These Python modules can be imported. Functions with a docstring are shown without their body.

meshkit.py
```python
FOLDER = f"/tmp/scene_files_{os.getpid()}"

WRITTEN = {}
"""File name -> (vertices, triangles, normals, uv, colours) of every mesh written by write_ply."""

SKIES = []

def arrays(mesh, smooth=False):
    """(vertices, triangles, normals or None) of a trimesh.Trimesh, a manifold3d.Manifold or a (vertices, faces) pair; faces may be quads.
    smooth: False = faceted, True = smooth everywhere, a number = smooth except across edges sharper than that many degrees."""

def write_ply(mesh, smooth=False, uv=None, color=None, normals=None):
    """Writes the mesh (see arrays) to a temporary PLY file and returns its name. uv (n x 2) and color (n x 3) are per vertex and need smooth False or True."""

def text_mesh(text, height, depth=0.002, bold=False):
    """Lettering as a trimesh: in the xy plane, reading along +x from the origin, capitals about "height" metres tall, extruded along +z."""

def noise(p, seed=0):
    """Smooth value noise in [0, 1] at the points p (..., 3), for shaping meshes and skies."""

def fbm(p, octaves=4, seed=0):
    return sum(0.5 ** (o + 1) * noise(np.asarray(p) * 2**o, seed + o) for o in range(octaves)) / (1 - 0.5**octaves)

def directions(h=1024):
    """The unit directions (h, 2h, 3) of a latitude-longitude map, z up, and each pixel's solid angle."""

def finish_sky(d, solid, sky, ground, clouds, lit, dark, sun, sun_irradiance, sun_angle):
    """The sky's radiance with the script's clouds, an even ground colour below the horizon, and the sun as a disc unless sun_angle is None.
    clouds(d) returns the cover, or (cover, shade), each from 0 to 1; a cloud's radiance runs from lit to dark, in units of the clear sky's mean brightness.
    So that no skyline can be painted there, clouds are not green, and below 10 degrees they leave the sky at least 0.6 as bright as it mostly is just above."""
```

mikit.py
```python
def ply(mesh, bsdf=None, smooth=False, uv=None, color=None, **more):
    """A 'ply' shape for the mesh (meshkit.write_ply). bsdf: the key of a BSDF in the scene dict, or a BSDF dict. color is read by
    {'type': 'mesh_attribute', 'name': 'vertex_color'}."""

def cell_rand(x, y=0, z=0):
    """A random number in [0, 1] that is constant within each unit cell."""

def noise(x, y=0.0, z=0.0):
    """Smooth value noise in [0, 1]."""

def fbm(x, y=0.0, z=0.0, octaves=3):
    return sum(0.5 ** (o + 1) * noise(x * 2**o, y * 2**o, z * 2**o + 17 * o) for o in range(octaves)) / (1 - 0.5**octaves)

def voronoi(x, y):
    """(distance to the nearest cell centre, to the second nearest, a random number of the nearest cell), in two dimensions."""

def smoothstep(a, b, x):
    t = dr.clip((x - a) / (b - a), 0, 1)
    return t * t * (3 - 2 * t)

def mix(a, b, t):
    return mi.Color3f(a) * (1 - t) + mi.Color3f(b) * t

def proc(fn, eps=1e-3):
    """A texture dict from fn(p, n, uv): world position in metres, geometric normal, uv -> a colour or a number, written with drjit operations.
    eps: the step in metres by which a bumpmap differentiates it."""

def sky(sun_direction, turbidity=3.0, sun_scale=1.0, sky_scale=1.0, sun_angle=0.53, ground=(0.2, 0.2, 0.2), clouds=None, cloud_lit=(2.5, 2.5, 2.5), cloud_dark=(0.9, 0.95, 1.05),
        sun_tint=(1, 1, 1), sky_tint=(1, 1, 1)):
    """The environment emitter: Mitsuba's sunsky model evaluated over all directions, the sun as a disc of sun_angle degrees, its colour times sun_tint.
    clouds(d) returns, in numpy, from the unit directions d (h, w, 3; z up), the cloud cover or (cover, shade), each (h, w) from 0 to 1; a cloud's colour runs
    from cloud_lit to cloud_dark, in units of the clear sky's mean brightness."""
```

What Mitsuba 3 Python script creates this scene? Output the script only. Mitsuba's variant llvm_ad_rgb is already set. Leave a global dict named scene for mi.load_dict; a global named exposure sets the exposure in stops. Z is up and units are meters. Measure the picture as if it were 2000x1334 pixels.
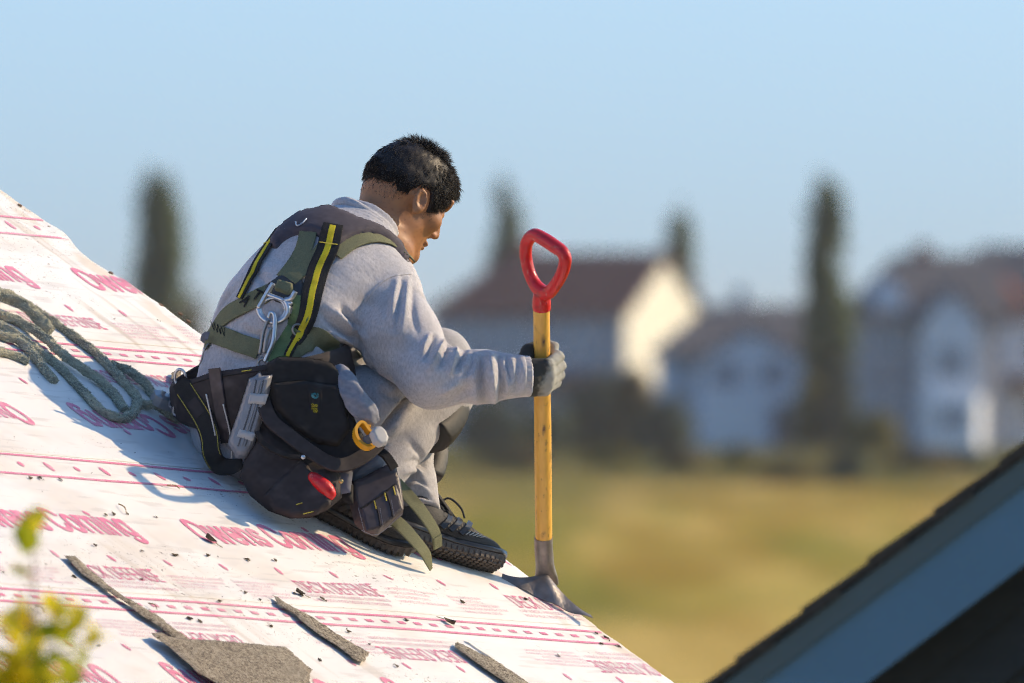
import math
import numpy as np
import trimesh
import drjit as dr
import mitsuba as mi
from manifold3d import Manifold
import shapely
import shapely.affinity
import shapely.geometry as sg
import meshkit
import mikit

# ---------------------------------------------------------------- camera, sky, exposure
T = mi.ScalarTransform4f
CAM_Z = 5.0                       # the camera stands 5 m above the field, level, 30 m from the man
CAM_D = 30.0
PXM = 905.0                       # photograph pixels per metre at 30 m
FOV = 2 * math.degrees(math.atan(1000 / (CAM_D * PXM)))
SUN = np.array([0.834, 0.248, 0.493])
exposure = 1.5
scene = {
    'type': 'scene',
    'air': {'type': 'homogeneous', 'albedo': 0.95, 'sigma_t': 0.00011},
    'camera': {'type': 'thinlens', 'fov': FOV, 'fov_axis': 'x', 'aperture_radius': 0.034, 'focus_distance': CAM_D - 0.25,
               'near_clip': 0.5, 'medium': {'type': 'ref', 'id': 'air'}, 'far_clip': 20000.0, 'to_world': T().look_at(origin=[0, -CAM_D, CAM_Z], target=[0, 0, CAM_Z], up=[0, 0, 1])},
    'sky_light': mikit.sky(SUN.tolist(), turbidity=4.5, sun_scale=1.35, sun_tint=(1.04, 1.0, 0.94), sky_tint=(1.36, 1.80, 2.36)),
}
labels = {}
noise, fbm, smoothstep, mix = mikit.noise, mikit.fbm, mikit.smoothstep, mikit.mix


# ---------------------------------------------------------------- helpers
def numbered(name):
    if name not in scene and name not in labels:
        return name
    k = 1
    while f'{name}_{k:03d}' in scene or f'{name}_{k:03d}' in labels:
        k += 1
    return f'{name}_{k:03d}'


def thing(name, label, cat, group=None):
    key = numbered(name)
    labels[key] = {'label': label, 'category': cat}
    if group:
        labels[key]['group'] = group
    return key


def part(parent, name, mesh, bsdf, smooth=30, label=None, kind=None):
    key = numbered(parent + '__' + name)
    scene[key] = mikit.ply(mesh, bsdf, smooth=smooth)
    if label or kind:
        labels[key] = {}
        if label:
            labels[key]['label'] = label
        if kind:
            labels[key]['kind'] = kind
    return key


def single(name, label, cat, mesh, bsdf, smooth=30, group=None, kind=None):
    key = numbered(name)
    scene[key] = mikit.ply(mesh, bsdf, smooth=smooth)
    labels[key] = {'label': label, 'category': cat}
    if group:
        labels[key]['group'] = group
    if kind:
        labels[key]['kind'] = kind
    return key


def structure(name, label, mesh, bsdf, smooth=30):
    scene[name] = mikit.ply(mesh, bsdf, smooth=smooth)
    labels[name] = {'label': label, 'kind': 'structure', 'category': name}
    return name


def mat(key, d, two=True):
    scene[key] = {'type': 'twosided', 'inner': d} if two else d
    return key


def rgb(*c):
    return {'type': 'rgb', 'value': list(c)}


def pbr(key, c, rough=0.6, metal=0.0, bump=None, scale=1.0, two=True, **more):
    """A principled material; c is a colour or a function of (p, n, uv); bump a height function in metres."""
    base = mikit.proc(c) if callable(c) else rgb(*c)
    d = {'type': 'principled', 'base_color': base, 'roughness': mikit.proc(rough) if callable(rough) else rough, 'metallic': metal, **more}
    if bump is not None:
        d = {'type': 'bumpmap', 'arbitrary': mikit.proc(bump, eps=more.pop('eps', 6e-4)), 'scale': scale, 'bsdf': d}
        d['bsdf'].pop('eps', None)
    return mat(key, d, two)


cat_ = trimesh.util.concatenate
A = lambda *v: np.array(v, float)


def unit(v):
    v = np.asarray(v, float)
    return v / np.maximum(np.linalg.norm(v, axis=-1, keepdims=True), 1e-12)


def px(x, y, Y=0.0):
    """The point at depth Y (metres beyond the man's plane) that the photograph shows at pixel (x, y)."""
    k = (CAM_D + Y) / (CAM_D * PXM)
    return np.array([(x - 1000) * k, Y, CAM_Z + (667 - y) * k])


EYE = A(0, -CAM_D, CAM_Z)
RU = unit(A(.584, .8095, -.058))                 # along the roof's courses, to the right and away
RV = A(-.6886, .532, .494)
RV = unit(RV - RU * (RU @ RV))                   # up the slope
RN = np.cross(RU, RV)                            # out of the roof
R0 = px(1080, 1170)                              # where the shovel stands


def roof(u, v, h=0.0):
    u, v, h = np.broadcast_arrays(np.asarray(u, float), v, h)
    return R0 + u[..., None] * RU + v[..., None] * RV + h[..., None] * RN


def roof_hit(x, y, h=0.0):
    d = px(x, y) - EYE
    return EYE + d * (((R0 + RN * h - EYE) @ RN) / (d @ RN))


def roof_uv(x, y, h=0.0):
    q = roof_hit(x, y, h) - R0
    return q @ RU, q @ RV


def box(lo, hi):
    lo, hi = np.asarray(lo, float), np.asarray(hi, float)
    b = trimesh.creation.box(hi - lo)
    b.apply_translation((lo + hi) / 2)
    return b


def cbox(sx, sy, sz, c=0.002):
    """A box with chamfered edges, centred."""
    return hull([A(x * (sx / 2 - (k != 0) * c), y * (sy / 2 - (k != 1) * c), z * (sz / 2 - (k != 2) * c))
                 for x in (-1, 1) for y in (-1, 1) for z in (-1, 1) for k in range(3)])


def hull(points):
    return trimesh.PointCloud(np.asarray(points)).convex_hull


def frame(o, x, y, z):
    m = np.eye(4)
    m[:3, 0], m[:3, 1], m[:3, 2], m[:3, 3] = x, y, z, o
    return m


def moved(mesh, m):
    mesh = mesh.copy()
    mesh.apply_transform(m)
    return mesh


def spline(p, n=40, closed=False):
    """Catmull-Rom through the points, n samples in all, evenly spaced."""
    p = np.asarray(p, float)
    if len(p) == 2 and not closed:
        return p[0] + (p[1] - p[0]) * np.linspace(0, 1, n)[:, None]
    q = np.vstack([p[-1:], p, p[:2]]) if closed else np.vstack([2 * p[0] - p[1], p, 2 * p[-1] - p[-2]])
    out, seg = [], len(q) - 3
    for i in range(seg):
        t = np.linspace(0, 1, 24, endpoint=False)[:, None]
        a, b, c, d = q[i:i + 4]
        out.append(0.5 * (2 * b + (c - a) * t + (2 * a - 5 * b + 4 * c - d) * t ** 2 + (3 * b - a - 3 * c + d) * t ** 3))
    out = np.vstack(out + [q[-2][None]])
    s = np.r_[0, np.cumsum(np.linalg.norm(np.diff(out, axis=0), axis=1))]
    w = np.linspace(0, s[-1], n)
    return np.stack([np.interp(w, s, out[:, k]) for k in range(p.shape[1])], 1)


def tangents(p, closed=False):
    if closed:
        return unit(np.roll(p, -1, 0) - np.roll(p, 1, 0))
    return unit(np.gradient(p, axis=0))


def frames(p, up, closed=False):
    """Tangent, side and normal along a line; up is a vector or one per point."""
    t = tangents(p, closed)
    up = np.broadcast_to(up, p.shape)
    s = unit(np.cross(t, up))
    return t, s, np.cross(s, t)


def loft(rings, closed=False, caps=True):
    """A mesh through rings (m, k, 3) of equal length."""
    rings = np.asarray(rings)
    m, k, _ = rings.shape
    v = rings.reshape(-1, 3)
    i, j = np.meshgrid(np.arange(m if closed else m - 1), np.arange(k), indexing='ij')
    a, b = i * k + j, i * k + (j + 1) % k
    c, d = ((i + 1) % m) * k + (j + 1) % k, ((i + 1) % m) * k + j
    f = np.stack([np.stack([a, b, c], -1), np.stack([a, c, d], -1)], 2).reshape(-1, 3)
    if caps and not closed:
        v = np.vstack([v, rings[0].mean(0), rings[-1].mean(0)])
        n0, n1, jj = m * k, m * k + 1, np.arange(k)
        f = np.vstack([f, np.stack([np.full(k, n0), (jj + 1) % k, jj], 1), np.stack([np.full(k, n1), (m - 1) * k + jj, (m - 1) * k + (jj + 1) % k], 1)])
    mesh = trimesh.Trimesh(v, f, process=False)
    if caps and not closed or closed:
        if mesh.volume < 0:
            mesh.invert()
    return mesh


def tube(p, r, k=10, closed=False, up=(0.13, 0.21, 0.97)):
    p = np.asarray(p, float)
    r = np.broadcast_to(np.asarray(r, float), len(p))
    t, s, n = frames(p, up, closed)
    a = np.arange(k) / k * 2 * np.pi
    return loft(p[:, None] + r[:, None, None] * (np.cos(a)[None, :, None] * s[:, None] + np.sin(a)[None, :, None] * n[:, None]), closed)


def ribbon(p, nrm, width, thick=0.0025, closed=False, arch=0.0):
    """A strap along p lying on a surface of normals nrm."""
    p = np.asarray(p, float)
    t, s, n = frames(p, nrm, closed)
    w = np.broadcast_to(np.asarray(width, float), len(p))[:, None]
    e = thick * 0.35
    prof = [(-.5, 0), (-.5, .7), (-.46, 1), (-.2, 1), (.2, 1), (.46, 1), (.5, .7), (.5, 0), (.2, 0), (-.2, 0)]
    lift = [arch if abs(x) < .3 else 0 for x, _ in prof]
    return loft(np.stack([p + s * w * x + n * (thick * z + l) for (x, z), l in zip(prof, lift)], 1), closed)


def prism(poly, h):
    """A shapely polygon or its points extruded along z, from 0 to h."""
    if not hasattr(poly, 'exterior'):
        poly = sg.Polygon(poly)
    return trimesh.creation.extrude_polygon(poly, h, engine='earcut')


# ---- signed distance modelling, meshed by surface nets
def sd_cone(p, a, b, ra, rb):
    a, b = np.asarray(a, float), np.asarray(b, float)
    d = b - a
    t = np.clip(((p - a) @ d) / (d @ d), 0, 1)
    return np.linalg.norm(p - a - t[:, None] * d, axis=1) - (ra + (rb - ra) * t)


def sd_ell(p, c, r, rot=None):
    q = p - np.asarray(c)
    if rot is not None:
        q = q @ rot                                  # rot's columns are the ellipsoid's axes
    r = np.asarray(r, float)
    k0, k1 = np.linalg.norm(q / r, axis=1), np.linalg.norm(q / (r * r), axis=1)
    return k0 * (k0 - 1) / np.maximum(k1, 1e-9)


def sd_box(p, c, half, rot=None, r=0.0):
    q = p - np.asarray(c)
    if rot is not None:
        q = q @ rot
    q = np.abs(q) - (np.asarray(half) - r)
    return np.linalg.norm(np.maximum(q, 0), axis=1) + np.minimum(q.max(1), 0) - r


def smin(a, b, k):
    h = np.clip(0.5 + 0.5 * (b - a) / k, 0, 1)
    return b * (1 - h) + a * h - k * h * (1 - h)


def smax(a, b, k):
    return -smin(-a, -b, k)


def sdf_mesh(f, lo, hi, h):
    """Surface nets of f(points) = 0; f is evaluated finely only near the surface."""
    lo, hi = np.asarray(lo, float), np.asarray(hi, float)
    C = 5
    nb = np.ceil((hi - lo) / (h * C)).astype(int)
    n = nb * C + 1
    ax = [lo[k] + h * np.arange(n[k]) for k in range(3)]
    g = np.stack(np.meshgrid(*[lo[k] + h * C * (np.arange(nb[k]) + .5) for k in range(3)], indexing='ij'), -1)
    coarse = f(g.reshape(-1, 3)).reshape(nb)
    near = np.abs(coarse) < h * C * 1.9
    vals = np.full(n, 1.0, np.float32)
    up = np.repeat(np.repeat(np.repeat(coarse, C, 0), C, 1), C, 2)
    vals[:-1, :-1, :-1] = up
    mask = np.zeros(n, bool)
    m = np.repeat(np.repeat(np.repeat(near, C, 0), C, 1), C, 2)
    mask[:-1, :-1, :-1] |= m
    for k in range(3):
        mask |= np.roll(mask, 1, k)
    idx = np.argwhere(mask)
    out = np.empty(len(idx), np.float32)
    for s in range(0, len(idx), 400000):
        c = idx[s:s + 400000]
        out[s:s + 400000] = f(lo + c * h)
    vals[tuple(idx.T)] = out
    for k in range(3):                                # keep the border outside
        sl = [slice(None)] * 3
        for e in (0, -1):
            sl[k] = e
            vals[tuple(sl)] = np.maximum(vals[tuple(sl)], h)
    inside = vals < 0
    cs = [inside[i:n[0] - 1 + i, j:n[1] - 1 + j, k:n[2] - 1 + k] for i in (0, 1) for j in (0, 1) for k in (0, 1)]
    cnt = sum(c.astype(np.int8) for c in cs)
    cells = np.argwhere((cnt > 0) & (cnt < 8))
    number = np.full(n - 1, -1, np.int64)
    number[tuple(cells.T)] = np.arange(len(cells))
    acc, w = np.zeros((len(cells), 3)), np.zeros(len(cells))
    corner = np.array([(i, j, k) for i in (0, 1) for j in (0, 1) for k in (0, 1)])
    val = np.stack([vals[tuple((cells + c).T)] for c in corner], 1)
    for a in range(8):
        for b in range(a + 1, 8):
            if np.abs(corner[a] - corner[b]).sum() == 1:
                cross = (val[:, a] < 0) != (val[:, b] < 0)
                t = np.where(cross, val[:, a] / np.where(cross, val[:, a] - val[:, b], 1), 0)
                acc += np.where(cross[:, None], corner[a] + t[:, None] * (corner[b] - corner[a]), 0)
                w += cross
    v = lo + h * (cells + acc / w[:, None])
    faces = []
    for k in range(3):
        sl0, sl1 = [slice(None)] * 3, [slice(None)] * 3
        sl0[k], sl1[k] = slice(0, -1), slice(1, None)
        a, b = inside[tuple(sl0)], inside[tuple(sl1)]
        e = np.argwhere(a != b)
        i, j = (k + 1) % 3, (k + 2) % 3
        ok = (e[:, i] > 0) & (e[:, j] > 0) & (e[:, i] < n[i] - 1) & (e[:, j] < n[j] - 1)
        e = e[ok]
        flip = a[tuple(e.T)]
        di, dj = np.eye(3, dtype=int)[i], np.eye(3, dtype=int)[j]
        q = [number[tuple((e - x).T)] for x in (di + dj, dj, 0 * di, di)]
        q = np.stack(q, 1)
        q[~flip] = q[~flip][:, ::-1]
        faces.append(q)
    q = np.vstack(faces)
    q = q[(q >= 0).all(1)]
    return trimesh.Trimesh(v, np.vstack([q[:, [0, 1, 2]], q[:, [0, 2, 3]]]), process=False)


def relax(mesh, n=4):
    """Taubin smoothing."""
    from scipy.sparse import coo_matrix, diags
    f = np.asarray(mesh.faces)
    i, j = np.r_[f[:, 0], f[:, 1], f[:, 2]], np.r_[f[:, 1], f[:, 2], f[:, 0]]
    m = coo_matrix((np.ones(2 * len(i)), (np.r_[i, j], np.r_[j, i])), (len(mesh.vertices),) * 2).tocsr()
    deg = np.asarray(m.sum(1)).ravel()
    m = diags(1 / np.maximum(deg, 1)) @ m
    v = np.array(mesh.vertices)
    c = v.mean(0)
    v = v - c
    for _ in range(n):
        for k in (.5, -.52):
            v = v + k * np.where(deg[:, None] > 0, m @ v - v, 0)
    mesh.vertices = v + c
    return mesh


def cast(mesh, points, push=0.0):
    """Where the sight lines of these pixels first meet the mesh: points and normals."""
    pts = np.asarray(points, float)
    d = np.array([px(*q) for q in pts]) - EYE
    o = np.repeat(EYE[None], len(d), 0)
    loc, ray, tri = mesh.ray.intersects_location(o, d, multiple_hits=False)
    P, N = np.full((len(pts), 3), np.nan), np.full((len(pts), 3), np.nan)
    P[ray], N[ray] = loc, mesh.face_normals[tri]
    bad = np.isnan(P[:, 0])
    if bad.any():                                     # beyond the outline: take the nearest point of the surface
        good = ~bad
        Y = np.interp(np.arange(len(pts)), np.flatnonzero(good), P[good, 1]) if good.any() else np.full(len(pts), mesh.vertices[:, 1].mean())
        q = np.array([px(x, y, Y[k]) for k, (x, y) in enumerate(pts)])[bad]
        from scipy.spatial import cKDTree
        _, vi = cKDTree(mesh.vertices).query(q)
        P[bad], N[bad] = mesh.vertices[vi], np.asarray(mesh.vertex_normals)[vi]
    return P + N * push, N


def lay(mesh, pixels, width, n=40, thick=0.0025, push=0.002, soft=9, arch=0.0, closed=False):
    """A strap laid over a mesh along a line given in photograph pixels."""
    line = spline(pixels, n, closed)
    P, N = cast(mesh, line, push)
    for _ in range(soft):
        N[1:-1] = unit(N[:-2] + 2 * N[1:-1] + N[2:])
    for _ in range(max(1, soft // 4)):
        P[1:-1] = (P[:-2] + 2 * P[1:-1] + P[2:]) / 4
    return ribbon(P, N, width, thick, closed, arch), P, N


def creases(mesh, folds, n=24):
    """Presses folds (depth > 0) or raises ridges (depth < 0): each a line over the mesh, a width and a depth."""
    from scipy.spatial import cKDTree
    P, N = cast(mesh, np.vstack([spline(f[0], n) for f in folds]))
    VN, V = np.array(mesh.vertex_normals), np.array(mesh.vertices)
    move = np.zeros(len(V))
    taper = np.sin(np.pi * (np.arange(n) + 0.5) / n) ** 0.5
    for i, (_, width, depth) in enumerate(folds):
        p, nn = P[i * n:i * n + n], N[i * n:i * n + n]
        box_ = np.flatnonzero(((V > p.min(0) - 3 * width) & (V < p.max(0) + 3 * width)).all(1))
        d, k = cKDTree(p).query(V[box_])
        near = (VN[box_] * nn[k]).sum(1) > -0.2
        move[box_] += near * depth * taper[k] * np.exp(-(d / width) ** 2)
    mesh.vertices = V - VN * move[:, None]
    return mesh


def patch(mesh, outline, thick, edge=.006, step=5, sink=.003, soft=3):
    """A padded piece lying on a mesh: its outline is given in photograph pixels, its shape follows the mesh."""
    poly = sg.Polygon(outline)
    x0, y0, x1, y1 = poly.bounds
    gx, gy = np.meshgrid(np.arange(x0, x1, step), np.arange(y0, y1, step))
    pts = np.stack([gx.ravel(), gy.ravel()], 1)
    sp = shapely.points(pts)
    pts = pts[shapely.contains(poly, sp) & (shapely.distance(sp, poly.exterior) > step * .45)]
    rim = np.array(poly.exterior.segmentize(step).coords)[:-1]
    q = np.vstack([rim, pts])
    from scipy.spatial import Delaunay
    tri = Delaunay(q).simplices
    tri = tri[shapely.contains(poly, shapely.points(q[tri].mean(1)))]
    P, N = cast(mesh, q)
    adj = [[] for _ in q]
    for a, b, c in tri:
        adj[a] += [b, c]; adj[b] += [a, c]; adj[c] += [a, b]
    for _ in range(soft):
        N = unit(np.array([N[k] + N[a].sum(0) if (a := adj[k]) else N[k] for k in range(len(q))]))
        P = np.array([(P[k] + P[a].mean(0)) / 2 if (a := adj[k]) and k >= len(rim) else P[k] for k in range(len(q))])
    d = shapely.distance(shapely.points(q), poly.exterior) / PXM
    h = thick * np.sqrt(np.maximum(0, 1 - (1 - np.clip(d / edge, 0, 1)) ** 2)) + .0006
    a = q[tri]
    area = (a[:, 1, 0] - a[:, 0, 0]) * (a[:, 2, 1] - a[:, 0, 1]) - (a[:, 1, 1] - a[:, 0, 1]) * (a[:, 2, 0] - a[:, 0, 0])
    tri = np.where((area > 0)[:, None], tri[:, ::-1], tri)
    n, r, i = len(q), len(rim), np.arange(len(rim))
    j = (i + 1) % r
    v = np.vstack([P + N * h[:, None], P - N * sink])
    m = trimesh.Trimesh(v, np.vstack([tri, tri[:, ::-1] + n, np.stack([i, j, j + n], 1), np.stack([i, j + n, i + n], 1)]), process=False)
    trimesh.repair.fix_normals(m)
    return m


def plane_axes(n, lean=0.0):
    n = unit(n)
    ex = unit(np.cross(A(0, 0, 1), n))
    if ex[0] < 0:
        ex = -ex
    return ex, np.cross(n, ex) if np.cross(n, ex)[2] > 0 else -np.cross(n, ex)


def on_plane(pts, o, n):
    out = []
    for q in pts:
        d = px(*q[:2]) - EYE
        out.append(EYE + d * (((o - EYE) @ n) / (d @ n)))
    return np.array(out)


def panel(outline, o, n, thick, edge=None, step=.006, bulge=1.0, back=1.0, smooth_outline=False, wave=None):
    """A padded panel in the plane through o with normal n, its outline given in photograph pixels."""
    n = unit(n)
    ex, ey = plane_axes(n)
    q = on_plane(outline, o, n) - o
    p2 = np.stack([q @ ex, q @ ey], 1)
    if smooth_outline:
        p2 = spline(p2, 90, True)[:-1]
    return cushion(p2, o, ex, ey, thick, edge, step, bulge, back, wave)


def cushion(outline, o, ex, ey, thick, edge=None, step=0.006, bulge=1.0, back=1.0, wave=None):
    """A stuffed flat thing: the outline (2-D, metres, in the axes ex, ey at o) swells to the thickness within edge of its rim."""
    poly = sg.Polygon(outline).buffer(0)
    if poly.geom_type != 'Polygon':
        poly = max(poly.geoms, key=lambda g: g.area)
    edge = edge or thick
    x0, y0, x1, y1 = poly.bounds
    gx, gy = np.meshgrid(np.arange(x0, x1, step), np.arange(y0, y1, step))
    import shapely
    pts = np.stack([gx.ravel(), gy.ravel()], 1)
    sp = shapely.points(pts)
    d = shapely.distance(sp, poly.exterior)
    pts = pts[shapely.contains(poly, sp) & (d > step * .5)]
    rim = poly.exterior.segmentize(step)
    rim = np.array(rim.coords)[:-1]
    allp = np.vstack([rim, pts])
    from scipy.spatial import Delaunay
    tri = Delaunay(allp).simplices
    cen = allp[tri].mean(1)
    tri = tri[shapely.contains(poly, shapely.points(cen))]
    a = allp[tri]
    area = (a[:, 1, 0] - a[:, 0, 0]) * (a[:, 2, 1] - a[:, 0, 1]) - (a[:, 1, 1] - a[:, 0, 1]) * (a[:, 2, 0] - a[:, 0, 0])
    tri = tri[np.abs(area) > 1e-12]
    area = area[np.abs(area) > 1e-12]
    tri[area < 0] = tri[area < 0][:, ::-1]
    dist = shapely.distance(shapely.points(allp), poly.exterior)
    dist[:len(rim)] = 0
    t = np.clip(dist / edge, 0, 1)
    h = thick * 0.5 * np.sqrt(np.maximum(0, 1 - (1 - t) ** 2))
    h[:len(rim)] = 0
    ez = np.cross(ex, ey)
    base = o + allp[:, :1] * ex + allp[:, 1:] * ey
    if wave is not None:
        base = base + wave(allp)[:, None] * ez
    top, bot = base + (h * bulge)[:, None] * ez, base - (h * back)[:, None] * ez
    nr, m = len(rim), len(allp)
    idx = np.arange(m)
    idx2 = idx.copy()
    idx2[nr:] = m + np.arange(m - nr)
    v = np.vstack([top, bot[nr:]])
    return trimesh.Trimesh(v, np.vstack([tri, idx2[tri][:, ::-1]]), process=False)

# ---------------------------------------------------------------- the field
def field_colour(p, n, uv):
    big = fbm(p.x / 3.4, p.y / 60, 3.0, octaves=3)
    fine = fbm(p.x / 1.3, p.y / 26, 9.0, octaves=3)
    green = smoothstep(.44, .66, fbm(p.x / 4.5 + 7, p.y / 80 + 3, 1.0))
    far = smoothstep(385, 475, p.y + 110 * (noise(p.x / 9, p.y / 45) - .5))
    c = mix((.25, .165, .035), (.42, .29, .085), smoothstep(.36, .62, big))
    c = mix(c, (.135, .132, .025), green * .8)
    c = mix(c, (.30, .25, .05), smoothstep(.5, .75, fine) * .35)
    return mix(c, (.075, .072, .025), far * (.66 + .5 * fine))


pbr('field_mat', field_colour, .95, specular=0.0)
gx, gy = np.meshgrid(np.r_[np.linspace(-1800, -120, 12), np.linspace(-100, 100, 81), np.linspace(120, 1800, 12)], np.r_[np.linspace(-300, 150, 10), np.linspace(160, 760, 151), np.linspace(900, 9000, 12)])
hz = np.where((gy > 160) & (gy < 800) & (np.abs(gx) < 110), .25 * (meshkit.fbm(np.stack([gx / 14, gy / 22, 0 * gx], -1)) - .5), 0)
k = gx.shape[1]
i, j = np.meshgrid(np.arange(gx.shape[0] - 1), np.arange(k - 1), indexing='ij')
q = np.stack([i * k + j, i * k + j + 1, (i + 1) * k + j + 1, (i + 1) * k + j], -1).reshape(-1, 4)
structure('field', 'dry yellow grass field stretching to the far houses', (np.stack([gx, gy, hz], -1).reshape(-1, 3), q), 'field_mat', True)

# ---------------------------------------------------------------- trees and bushes
FAR = lambda x, y, d: px(x, y, d - CAM_D)                       # d metres from the camera


def leaf_mass(rng, centres, size, squash=.5):
    """Many leaf clumps: each a bent pair of triangles at one of the centres."""
    m = len(centres)
    a = unit(rng.normal(size=(m, 3)))
    b = unit(np.cross(a, rng.normal(size=(m, 3))))
    s = size * rng.uniform(.55, 1.3, (m, 1))
    c = np.cross(a, b)
    v = np.stack([centres - a * s, centres + b * s * squash + c * s * .12, centres + a * s, centres - b * s * squash + c * s * .12], 1).reshape(-1, 3)
    f = np.arange(m)[:, None] * 4 + np.array([0, 1, 2])
    g = np.arange(m)[:, None] * 4 + np.array([0, 2, 3])
    return trimesh.Trimesh(v, np.vstack([f, g]), process=False)


def crown(key, mesh, axis, mat_):
    """A crown whose leaves are shaded with the crown's own roundness."""
    v = np.array(mesh.vertices)
    n = unit((v - axis) * A(1, 1, .35) + A(0, 0, .25) + np.random.default_rng(1).normal(size=v.shape) * .12)
    name = numbered(key + '__crown')
    scene[name] = {'type': 'ply', 'filename': meshkit.write_ply((v, np.array(mesh.faces)), normals=n), 'face_normals': False, 'bsdf': {'type': 'ref', 'id': mat_}}


def leaf_mat(key, c, trans=.7):
    scene[key] = {'type': 'principledthin', 'base_color': mikit.proc(lambda p, n, uv: mix(c[0], c[1], noise(p.x * 1.7, p.y * 1.7, p.z * 1.7))), 'roughness': .6, 'diff_trans': trans, 'spec_trans': 0.0}


leaf_mat('poplar_leaf', ((.075, .11, .055), (.15, .175, .07)), .9)
leaf_mat('pale_poplar_leaf', ((.10, .14, .08), (.17, .20, .10)), .9)
leaf_mat('yellow_leaf', ((.09, .085, .018), (.17, .145, .035)), .7)
leaf_mat('brown_leaf', ((.07, .05, .025), (.13, .095, .04)), .5)
leaf_mat('dark_leaf', ((.045, .065, .05), (.09, .105, .065)), .7)
pbr('bark', lambda p, n, uv: mix((.06, .045, .035), (.15, .12, .09), fbm(p.x * 6, p.y * 6, p.z * 1.5)), .9)


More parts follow.
